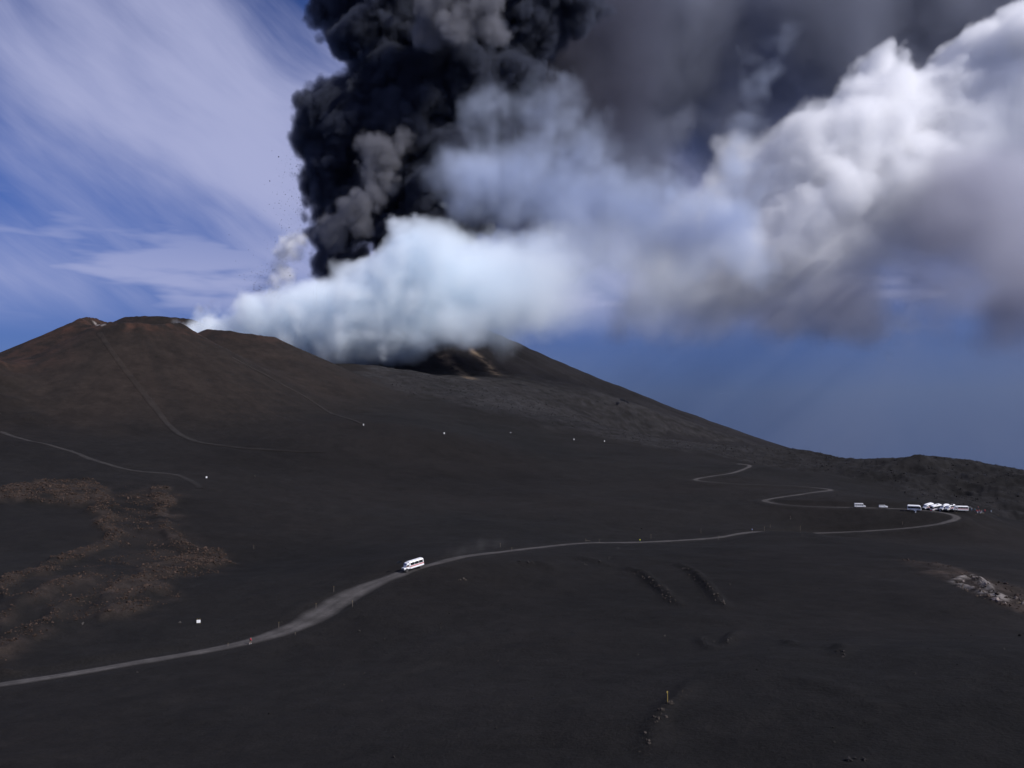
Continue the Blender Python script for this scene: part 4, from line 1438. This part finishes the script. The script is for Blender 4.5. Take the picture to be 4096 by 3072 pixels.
class Cloud:
    def __init__(self, lo, hi, vox, seed):
        self.lo = np.array(lo, float)
        self.n = tuple(int(v) for v in ((np.array(hi) - self.lo) / vox))
        self.vox = vox
        self.hi = self.lo + (np.array(self.n) - 1) * vox
        self.ax = [np.linspace(self.lo[k], self.hi[k], self.n[k], dtype=np.float32) for k in range(3)]
        self.F = np.full(self.n, -300.0, np.float32)
        self.rng = np.random.default_rng(seed)
        self.seed = seed

    def ball(self, c, r, squash=1.0):
        sl = []
        for k in range(3):
            m = r + 30.0
            i0, i1 = np.searchsorted(self.ax[k], (c[k] - m, c[k] + m))
            if i1 <= i0:
                return
            sl.append(slice(i0, i1))
        d = np.sqrt((self.ax[0][sl[0]] - c[0])[:, None, None] ** 2 + (self.ax[1][sl[1]] - c[1])[None, :, None] ** 2 + ((self.ax[2][sl[2]] - c[2])[None, None, :] * squash) ** 2)
        v = self.F[sl[0], sl[1], sl[2]]
        np.maximum(v, r - d, out=v)

    def billow(self, c, r, levels, kids=10, small=(0.3, 0.52), out=0.74):
        self.ball(c, r)
        if levels == 0 or r < self.vox * 2.2:
            return
        for _ in range(kids):
            u = self.rng.normal(size=3)
            u /= np.linalg.norm(u)
            self.billow(c + u * r * out, r * self.rng.uniform(*small), levels - 1, kids, small, out)

    def px(self, L, depth, levels=2, kids=10, jitter=25.0, **kw):
        for (x, y, r) in L:
            dep = depth + self.rng.uniform(-jitter, jitter)
            self.billow(pix(x, y, dep), r * dep / FPX, levels, kids, **kw)

    def band(self, top, bot, yc, hd, inset=0.0, n=0, rmin=10.0, rmax=40.0):
        """one long mass between an upper and a lower outline, given as (pixel x, pixel y), standing at distance yc"""
        X = self.ax[0][:, None, None]
        Y = self.ax[1][None, :, None]
        Z = self.ax[2][None, None, :]
        xp = CX + self.ax[0] * FPX / yc
        t_ = (EYE - np.interp(xp, *zip(*top))) * yc / FPX
        b_ = (EYE - np.interp(xp, *zip(*bot))) * yc / FPX
        mid, half = ((t_ + b_) / 2)[:, None, None], (np.maximum(t_ - b_, 4) / 2)[:, None, None]
        q = np.sqrt(((Z - mid) / half) ** 2 + ((Y - yc) / np.minimum(hd, half * 1.3 + 20)) ** 2)
        v = (np.minimum(half, hd) * (1 - q)).astype(np.float32)
        ends = np.minimum(xp - min(p_[0] for p_ in top), max(p_[0] for p_ in top) - xp) * yc / FPX
        v = np.minimum(v, ends[:, None, None].astype(np.float32)) - inset
        np.maximum(self.F, v, out=self.F)
        for _ in range(n):
            x_ = self.rng.uniform(top[0][0], top[-1][0])
            ty, by = np.interp(x_, *zip(*top)), np.interp(x_, *zip(*bot))
            u = self.rng.uniform(0, 6.283)
            r_b = rmin + (rmax - rmin) * self.rng.random() ** 1.7
            h2 = (by - ty) / 2 * yc / FPX
            r_b = min(r_b, h2 * 0.8 + 3)
            rho = max(0.0, 1 - (0.75 * r_b) / max(h2, 1)) * self.rng.uniform(0.8, 1.0)
            z_ = (EYE - (ty + by) / 2) * yc / FPX + h2 * rho * math.sin(u)
            self.billow(np.array(((x_ - CX) / FPX * yc, yc + min(hd, h2 * 1.3 + 20) * rho * math.cos(u), z_)), r_b, 2, 9)

    def finish(self, name, material, soft, amp, nscale, octv=4, core=None, core_mat=None, label='', fade=None, cat=None, thin=0.0, stretch=(1, 1, 1), top=3.0, warp=None, puffy=0.0, gain=0.55):
        F = self.F
        if warp:
            I = []
            for k in range(3):
                w = fbm3(self.n, self.vox, warp[1], 3, self.seed + 20 + k, 0.5) * (warp[0] / self.vox)
                sh = [1, 1, 1]
                sh[k] = self.n[k]
                I.append(np.clip(np.rint(np.arange(self.n[k], dtype=np.float32).reshape(sh) + w), 0, self.n[k] - 1).astype(np.int32))
            F = F[I[0], I[1], I[2]]
            del I
        if puffy:
            rg = np.random.default_rng(self.seed + 31)
            a_, s_ = puffy, nscale
            for o in range(4):
                F += a_ * (np.abs(noise3(self.n, [q * self.vox / s_ for q in self.n], rg)) * 2.2 - 0.7)
                a_ *= 0.62
                s_ *= 0.5
        nz = fbm3(self.n, self.vox, nscale, octv, self.seed + 7, gain, stretch)
        F += amp * nz
        D = np.clip(F / soft, 0, top)
        if thin:
            D *= np.clip(1 + thin * fbm3(self.n, self.vox, nscale * 2.0, 6, self.seed + 9, 0.62), 0.05, 3)
        if fade is not None:
            D *= fade(*np.meshgrid(*self.ax, indexing='ij', sparse=True))
        # the field has to end inside its own box
        for k in range(3):
            w = np.clip(np.minimum(np.arange(self.n[k]), np.arange(self.n[k])[::-1]) / 5.0, 0, 1).astype(np.float32)
            s = [1, 1, 1]
            s[k] = self.n[k]
            if k != 2 or True:
                D *= w.reshape(s)
        return grid_object(name, self.lo.tolist(), self.hi.tolist(), self.n, D, material, core, core_mat, label)


def grid_object(name, lo, hi, n, D, material, core, core_mat, label):
    me = bpy.data.meshes.new(name)
    me.vertices.add(D.size)
    at = me.attributes.new('smoke_density', 'FLOAT', 'POINT')
    at.data.foreach_set('value', np.ascontiguousarray(D.transpose(2, 1, 0)).ravel().astype(np.float32))
    me.materials.append(material)
    if core_mat:
        me.materials.append(core_mat)
    ob = bpy.data.objects.new(name, me)
    COL.objects.link(ob)
    g = bpy.data.node_groups.new(name, 'GeometryNodeTree')
    g.interface.new_socket('Geometry', in_out='INPUT', socket_type='NodeSocketGeometry')
    g.interface.new_socket('Geometry', in_out='OUTPUT', socket_type='NodeSocketGeometry')
    N, L = g.nodes, g.links
    gi, go = N.new('NodeGroupInput'), N.new('NodeGroupOutput')
    vc = N.new('GeometryNodeVolumeCube')
    vc.inputs['Min'].default_value = lo
    vc.inputs['Max'].default_value = hi
    for k, a in enumerate('XYZ'):
        vc.inputs['Resolution ' + a].default_value = n[k]
    pos = N.new('GeometryNodeInputPosition')
    s = N.new('ShaderNodeVectorMath')
    s.operation = 'SUBTRACT'
    s.inputs[1].default_value = lo
    L.new(pos.outputs[0], s.inputs[0])
    m = N.new('ShaderNodeVectorMath')
    m.operation = 'MULTIPLY_ADD'
    m.inputs[1].default_value = [(n[k] - 1) / (hi[k] - lo[k]) for k in range(3)]
    m.inputs[2].default_value = (.5, .5, .5)
    L.new(s.outputs[0], m.inputs[0])
    fl = N.new('ShaderNodeVectorMath')
    fl.operation = 'FLOOR'
    L.new(m.outputs[0], fl.inputs[0])
    sp = N.new('ShaderNodeSeparateXYZ')
    L.new(fl.outputs[0], sp.inputs[0])

    def im(a, k, c):
        x = N.new('FunctionNodeIntegerMath')
        x.operation = 'MULTIPLY_ADD'
        L.new(a, x.inputs[0])
        x.inputs[1].default_value = k
        L.new(c, x.inputs[2])
        return x.outputs[0]
    idx_ = im(im(sp.outputs[2], n[1], sp.outputs[1]), n[0], sp.outputs[0])
    na = N.new('GeometryNodeInputNamedAttribute')
    na.data_type = 'FLOAT'
    na.inputs[0].default_value = 'smoke_density'
    si = N.new('GeometryNodeSampleIndex')
    si.data_type, si.domain, si.clamp = 'FLOAT', 'POINT', True
    L.new(gi.outputs[0], si.inputs[0])
    L.new(na.outputs[0], si.inputs[1])
    L.new(idx_, si.inputs['Index'])
    L.new(si.outputs[0], vc.inputs['Density'])
    sm = N.new('GeometryNodeSetMaterial')
    sm.inputs['Material'].default_value = material
    L.new(vc.outputs[0], sm.inputs[0])
    res = sm.outputs[0]
    if core:
        vm = N.new('GeometryNodeVolumeToMesh')
        vm.resolution_mode = 'VOXEL_SIZE'
        vm.inputs['Voxel Size'].default_value = core[1]
        vm.inputs['Threshold'].default_value = core[0]
        L.new(vc.outputs[0], vm.inputs[0])
        ss = N.new('GeometryNodeSetShadeSmooth')
        L.new(vm.outputs[0], ss.inputs[0])
        s2 = N.new('GeometryNodeSetMaterial')
        s2.inputs['Material'].default_value = core_mat
        L.new(ss.outputs[0], s2.inputs[0])
        j = N.new('GeometryNodeJoinGeometry')
        L.new(s2.outputs[0], j.inputs[0])
        L.new(res, j.inputs[0])
        res = j.outputs[0]
    L.new(res, go.inputs[0])
    md = ob.modifiers.new('smoke', 'NODES')
    md.node_group = g
    tag(ob, label, kind='stuff')
    return ob


def mat_smoke(name, col, aniso, dens, absorb=None):
    m = bpy.data.materials.new(name)
    m.use_nodes = True
    t = m.node_tree
    t.nodes.clear()
    o = t.nodes.new('ShaderNodeOutputMaterial')
    v = t.nodes.new('ShaderNodeVolumePrincipled')
    t.links.new(v.outputs[0], o.inputs['Volume'])
    v.inputs['Color'].default_value = (*col, 1)
    v.inputs['Anisotropy'].default_value = aniso
    v.inputs['Density'].default_value = dens
    return m


ST = time.time()
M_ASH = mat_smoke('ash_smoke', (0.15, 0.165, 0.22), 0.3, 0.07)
M_ASHLIT = mat_smoke('sun_tinted_ash_smoke', (0.34, 0.34, 0.37), 0.2, 0.045)  # paler copy of the ash smoke, with sunlight put into its colour
M_STEAM = mat_smoke('white_steam', (0.935, 0.974, 1.0), -0.2, 0.030)
M_BLUE = mat_smoke('blue_gas', (0.68, 0.745, 0.88), 0.0, 0.010)
M_CLOUD = mat_smoke('white_cloud', (0.998, 0.997, 0.998), -0.2, 0.024)
M_VEIL = mat_smoke('ash_veil', (0.38, 0.40, 0.48), 0.2, 0.0034)
C_ASH = mat('ash_core', (0.03, 0.03, 0.035), 1.0, spec=0.0)
C_STEAM = mat('steam_core', (0.90, 0.92, 0.94), 1.0, spec=0.0)


def box_px(x0, x1, y0, y1, d0, d1, dm):
    a, b = pix(x0, y1, dm), pix(x1, y0, dm)
    return (a[0], d0, a[2]), (b[0], d1, b[2])


# the dark column
lo, hi = box_px(1080, 2560, -170, 1180, 1690, 2190, 1950)
c = Cloud(lo, hi, 3.1, 5)
c.px([(1300, 1060, 80), (1290, 1120, 60), (1390, 1090, 110), (1275, 960, 62), (1330, 980, 110), (1340, 900, 130), (1420, 820, 160), (1310, 780, 95), (1360, 700, 160), (1500, 720, 180), (1300, 620, 105), (1232, 580, 48), (1252, 555, 40), (1400, 520, 190), (1320, 445, 95),
      (1300, 412, 50), (1600, 560, 210), (1720, 420, 220), (1560, 340, 190), (1440, 400, 110), (1650, 760, 190), (1560, 900, 150), (1800, 640, 180), (1780, 830, 170), (1920, 760, 150), (1900, 540, 160)], 1960, 2, 11)
c.px([(1335, 40, 90), (1390, 130, 105), (1420, 205, 95), (1500, 260, 130), (1600, 110, 220), (1800, 60, 230), (1960, 150, 200), (1750, 230, 190), (2020, 30, 200), (1900, -110, 250), (1500, -110, 240), (1340, -90, 100),
      (2150, 60, 180), (2250, -60, 200), (1900, 330, 200), (2050, 260, 160)], 1950, 2, 11)
c.finish('ash_plume', M_ASH, 13.0, 5.0, 70.0, 5, (2.5, 9.0), C_ASH, 'towering near black ash column rising from the volcano', warp=(22, 120), puffy=13.0)
# ash heads before the column: sunlight and gas content put into a paler colour
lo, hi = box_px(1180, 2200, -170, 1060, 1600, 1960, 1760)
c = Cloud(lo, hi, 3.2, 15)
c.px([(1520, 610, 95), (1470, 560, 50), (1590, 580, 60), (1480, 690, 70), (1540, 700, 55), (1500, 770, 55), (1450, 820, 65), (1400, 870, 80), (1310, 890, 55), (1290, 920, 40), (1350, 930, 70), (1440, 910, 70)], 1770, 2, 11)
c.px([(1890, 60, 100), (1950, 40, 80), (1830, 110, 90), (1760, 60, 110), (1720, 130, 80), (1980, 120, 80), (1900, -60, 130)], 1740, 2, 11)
c.finish('ash_billow', M_ASHLIT, 18.0, 3.0, 30.0, 4, None, None, 'grey billows of ash coloured as if sunlit in front of the black column', thin=0.5, warp=(10, 60), puffy=7.0)
# the fountain at the vent
lo, hi = box_px(1030, 1290, 880, 1240, 1700, 1860, 1780)
c = Cloud(lo, hi, 2.2, 25)
c.px([(1105, 1120, 36), (1118, 1070, 46), (1135, 1015, 48), (1160, 970, 46), (1190, 950, 36), (1208, 965, 34), (1180, 1020, 40), (1100, 1160, 34), (1150, 1110, 44)], 1785, 2, 9)
c.finish('steam_jet', M_CLOUD, 8.0, 5.0, 14.0, 4, None, None, 'small white jet of steam bursting at the foot of the black column', thin=0.5)
# the low bank of blue white steam
lo, hi = box_px(640, 3000, 760, 1520, 1210, 1560, 1390)
c = Cloud(lo, hi, 2.4, 35)
c.band([(690, 1300), (760, 1262), (850, 1222), (1000, 1190), (1150, 1150), (1250, 1090), (1360, 1030), (1480, 960), (1560, 880), (1640, 840), (1760, 860), (1850, 880), (1960, 900), (2080, 920), (2200, 860), (2330, 800), (2450, 800), (2600, 800), (2750, 820), (2950, 900)],
       [(690, 1325), (800, 1430), (1000, 1480), (1300, 1530), (1600, 1510), (1750, 1460), (1900, 1425), (2150, 1410), (2350, 1410), (2600, 1400), (2950, 1330)], 1385, 115, 12.0, 260, 9.0, 42.0)
c.px([(1470, 1040, 45), (1600, 920, 70), (1572, 866, 30), (1650, 880, 36), (1700, 960, 60), (1780, 880, 34), (1783, 828, 16), (1800, 980, 80), (2250, 960, 80), (2330, 880, 80), (2300, 830, 45), (2480, 920, 80), (1380, 1090, 50), (1250, 1160, 45), (2640, 930, 70), (2700, 880, 50),
      (1000, 1230, 45), (850, 1250, 32), (1120, 1200, 40)], 1375, 2, 10, 30.0)
c.finish('steam_bank', M_STEAM, 13.0, 9.0, 60.0, 6, (4.4, 9.0), C_STEAM, 'low bank of bluish white steam pouring off the volcano', thin=0.6, top=5.0, warp=(20, 110), puffy=6.0, gain=0.62,
         fade=lambda x, y, z: (0.02 + 0.98 * np.clip((z - 70) / 58, 0, 1) ** 1.6) * (0.02 + 0.98 * np.clip((150 - x) / 300, 0, 1) ** 2.2))
# blue gas between the column and the white cloud
lo, hi = box_px(1650, 3300, 80, 1230, 1560, 1860, 1700)
c = Cloud(lo, hi, 3.8, 45)
c.px([(2230, 420, 105), (2140, 380, 70), (2180, 470, 110), (2300, 470, 70), (2290, 650, 105), (2380, 650, 60), (2200, 700, 90), (2050, 600, 140), (1960, 680, 140), (1860, 760, 120), (2000, 500, 120), (1900, 560, 90), (2100, 780, 130), (2250, 830, 110),
      (2420, 800, 90), (1780, 700, 80), (2130, 300, 45), (2100, 650, 190), (2350, 600, 140), (2450, 750, 120), (2000, 450, 140)], 1690, 2, 11)
c.px([(3120, 200, 60), (3070, 240, 55), (3080, 300, 60), (3030, 350, 50), (3020, 420, 50), (2990, 490, 60), (2960, 560, 70), (2930, 640, 70), (2900, 720, 70), (2710, 430, 28), (2690, 480, 32), (2680, 540, 36), (2660, 610, 50), (2640, 680, 70), (2600, 740, 80), (2700, 760, 90), (2760, 800, 90), (2520, 800, 80)], 1680, 2, 10)
c.band([(1720, 560), (1900, 420), (2100, 360), (2300, 380), (2450, 560), (2650, 640), (2900, 700), (3150, 700)], [(1720, 980), (2100, 1080), (2500, 1150), (3150, 1180)], 1720, 95, 24.0, 60, 14.0, 50.0)
c.finish('gas_cloud', M_BLUE, 30.0, 18.0, 90.0, 6, None, None, 'puffs of pale blue gas between the black column and the white cloud', thin=0.9, warp=(24, 100), puffy=9.0, gain=0.6)
# ash drifting from the column into the veil
lo, hi = box_px(1640, 3100, -260, 1080, 1950, 2420, 2180)
c = Cloud(lo, hi, 6.5, 48)
c.band([(1700, -300), (3000, -300)], [(1700, 1040), (1900, 980), (2150, 930), (2400, 800), (2600, 600), (3000, 300)], 2185, 170)
c.finish('ash_drift', mat_smoke('drifting_ash', (0.17, 0.17, 0.215), 0.2, 0.016), 50.0, 34.0, 130.0, 5, None, None, 'smooth dark grey ash drifting off the right side of the column', thin=0.6, warp=(30, 160), puffy=22.0,
         fade=lambda x, y, z: np.clip((420 - x) / 520, 0, 1) ** 1.3)
# the white cloud drifting off to the right
lo, hi = box_px(2350, 4760, -260, 1560, 1830, 2450, 2080)
c = Cloud(lo, hi, 4.6, 55)
c.band([(2450, 900), (2600, 820), (2750, 760), (2900, 720), (3000, 640), (3100, 530), (3200, 460), (3320, 410), (3400, 300), (3500, 210), (3620, 190), (3760, 180), (3860, 140), (3940, 40), (4050, -20), (4200, -80), (4500, -160), (4740, -240)],
       [(2450, 1360), (2700, 1420), (2900, 1430), (3150, 1410), (3400, 1370), (3600, 1260), (3750, 1090), (3900, 920), (4050, 790), (4300, 620), (4740, 420)], 2080, 210, 14.0, 260, 16.0, 80.0)
c.px([(3170, 560, 60), (3420, 380, 80), (3520, 290, 80), (3640, 280, 80), (3800, 240, 80), (3960, 110, 80), (4050, 60, 90), (3080, 680, 70), (2960, 760, 60)], 2050, 2, 10, 50.0)
c.finish('white_cloud', M_CLOUD, 20.0, 22.0, 100.0, 6, (4.4, 14.0), C_STEAM, 'bright white cloud trailing up and away to the right', thin=0.7, top=5.0, warp=(45, 190), puffy=8.0, gain=0.64,
         fade=lambda x, y, z: (0.035 + 0.965 * np.clip((z - (0.66 * (x - 380) + 110)) / 210, 0, 1) ** 1.7) * (0.05 + 0.95 * np.clip((x - 300) / 320, 0, 1) ** 1.5))
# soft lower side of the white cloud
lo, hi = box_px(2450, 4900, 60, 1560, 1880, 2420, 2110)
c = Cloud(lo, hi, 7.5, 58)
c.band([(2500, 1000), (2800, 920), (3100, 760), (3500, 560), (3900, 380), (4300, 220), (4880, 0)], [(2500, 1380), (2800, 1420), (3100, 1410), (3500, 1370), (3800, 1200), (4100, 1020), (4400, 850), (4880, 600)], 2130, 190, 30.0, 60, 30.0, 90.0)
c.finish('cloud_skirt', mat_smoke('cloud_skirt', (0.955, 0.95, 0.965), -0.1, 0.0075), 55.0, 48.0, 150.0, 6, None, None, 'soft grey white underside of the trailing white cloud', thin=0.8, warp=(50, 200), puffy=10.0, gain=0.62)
# thin cloud sheet, the white cloud's shade put into its grey colour, and the ash veil high behind everything
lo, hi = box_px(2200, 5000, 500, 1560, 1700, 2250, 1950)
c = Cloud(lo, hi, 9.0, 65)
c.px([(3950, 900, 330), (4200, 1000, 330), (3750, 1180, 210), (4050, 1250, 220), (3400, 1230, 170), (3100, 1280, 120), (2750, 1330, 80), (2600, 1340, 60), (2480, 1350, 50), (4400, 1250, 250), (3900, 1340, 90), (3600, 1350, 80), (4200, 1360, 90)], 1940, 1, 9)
M_SHEET = mat_smoke('shade_tinted_sheet', (0.62, 0.62, 0.69), 0.2, 0.0052)
c.finish('cloud_sheet', M_SHEET, 40.0, 22.0, 90.0, 4, None, None, 'thin sheet of cloud coloured grey violet as the shade side of the white cloud', thin=0.8, stretch=(2.2, 1, 0.8), top=2.5)
lo, hi = box_px(1500, 5600, -1300, 1150, 2620, 3350, 2950)
c = Cloud(lo, hi, 14.0, 75)
c.px([(2100, 200, 420), (2600, 150, 480), (3200, 100, 520), (3800, -50, 520), (4400, -150, 600), (2500, 600, 330), (2000, 700, 260), (3000, 500, 330), (3500, 400, 350), (2300, -400, 500), (3000, -500, 500), (3900, -600, 500), (4900, -200, 500), (4300, 300, 380), (1950, 600, 250)], 2960, 1, 9)
c.finish('ash_veil', M_VEIL, 60.0, 40.0, 170.0, 4, None, None, 'dim grey ash veil spread high behind the white cloud', thin=0.85, top=3.0, warp=(60, 300), puffy=26.0)
# dull fall of ash hanging below the clouds
lo, hi = box_px(2000, 5600, 1080, 2150, 2450, 3050, 2750)
c = Cloud(lo, hi, 14.0, 78)
c.band([(2050, 1300), (2600, 1200), (3200, 1180), (3800, 1100), (5550, 1000)], [(2050, 1900), (2600, 2050), (3800, 2100), (5550, 2120)], 2750, 200, 0.0)
c.finish('ash_haze', mat_smoke('ash_haze', (0.36, 0.40, 0.50), 0.2, 0.0011), 90.0, 40.0, 260.0, 4, None, None, 'dull grey blue fall of ash hanging under the clouds', thin=0.5, top=1.5)
# small things in the air round the vent
M_ASHTHIN = mat_smoke('thin_ash', (0.15, 0.16, 0.22), 0.2, 0.010)
lo, hi = box_px(940, 1200, 1030, 1260, 1720, 1850, 1785)
c = Cloud(lo, hi, 3.0, 85)
c.px([(1030, 1160, 38), (1070, 1130, 40), (1100, 1090, 30), (1085, 1185, 40), (1120, 1190, 30)], 1785, 2, 9)
c.finish('ash_fall', M_ASHTHIN, 14.0, 7.0, 26.0, 4, None, None, 'thin dark fall of ash beside the white jet', thin=0.8)
lo, hi = box_px(700, 930, 1160, 1290, 1330, 1430, 1380)
c = Cloud(lo, hi, 2.0, 86)
c.px([(762, 1240, 13), (780, 1228, 16), (805, 1238, 17), (835, 1228, 15), (848, 1212, 10), (858, 1202, 7)], 1370, 2, 9)
c.finish('ash_wisp', mat_smoke('ash_wisp', (0.3, 0.3, 0.38), 0.2, 0.035), 6.0, 3.0, 12.0, 4, None, None, 'small dark wisp of ash over the rim behind the cones', thin=0.5)
rb = np.random.default_rng(9)
BP, BS = [], []
for k in range(640):
    if k < 320:
        qx, qy = 1060 + rb.normal() * 45, 1150 + rb.normal() * 55
    else:
        qy = rb.uniform(560, 1120)
        qx = 1205 - abs(rb.normal()) * (30 + (qy - 560) * 0.16)
    BP.append(pix(qx, qy, 1780 + rb.normal() * 30))
    BS.append(float(np.clip(rb.lognormal(-0.75, 0.5), 0.25, 1.9)))
heap('volcanic_bombs', BP, BS, np.array([(0.012, 0.011, 0.013)] * len(BP)), 'black specks of rock thrown up left of the ash column', 12, 1.5, 0.0)
# dust behind the bus
d0 = [place(*q) for q in ((1712, 2252), (1750, 2243), (1790, 2232), (1840, 2222), (1880, 2215), (1930, 2208), (1985, 2203))]
lo = np.min([tuple(q) for q in d0], 0) - np.array((8, 6, 2))
hi = np.max([tuple(q) for q in d0], 0) + np.array((8, 12, 10))
c = Cloud(lo, hi, 0.8, 87)
for k, q in enumerate(d0):
    for j in range(4):
        c.ball(np.array(q) + np.array((rb.normal() * 2.5, 1.5 + rb.normal() * 1.2, 0.6 + 0.32 * k + rb.normal() * 0.4)), 1.3 + 0.30 * k)
c.finish('dust', mat_smoke('road_dust', (0.62, 0.58, 0.55), 0.1, 0.006), 2.0, 1.3, 5.0, 4, None, None, 'thin grey dust hanging behind the moving bus', thin=0.8)
print('smoke', round(time.time() - ST, 1))
print('script', round(time.time() - T0, 1))
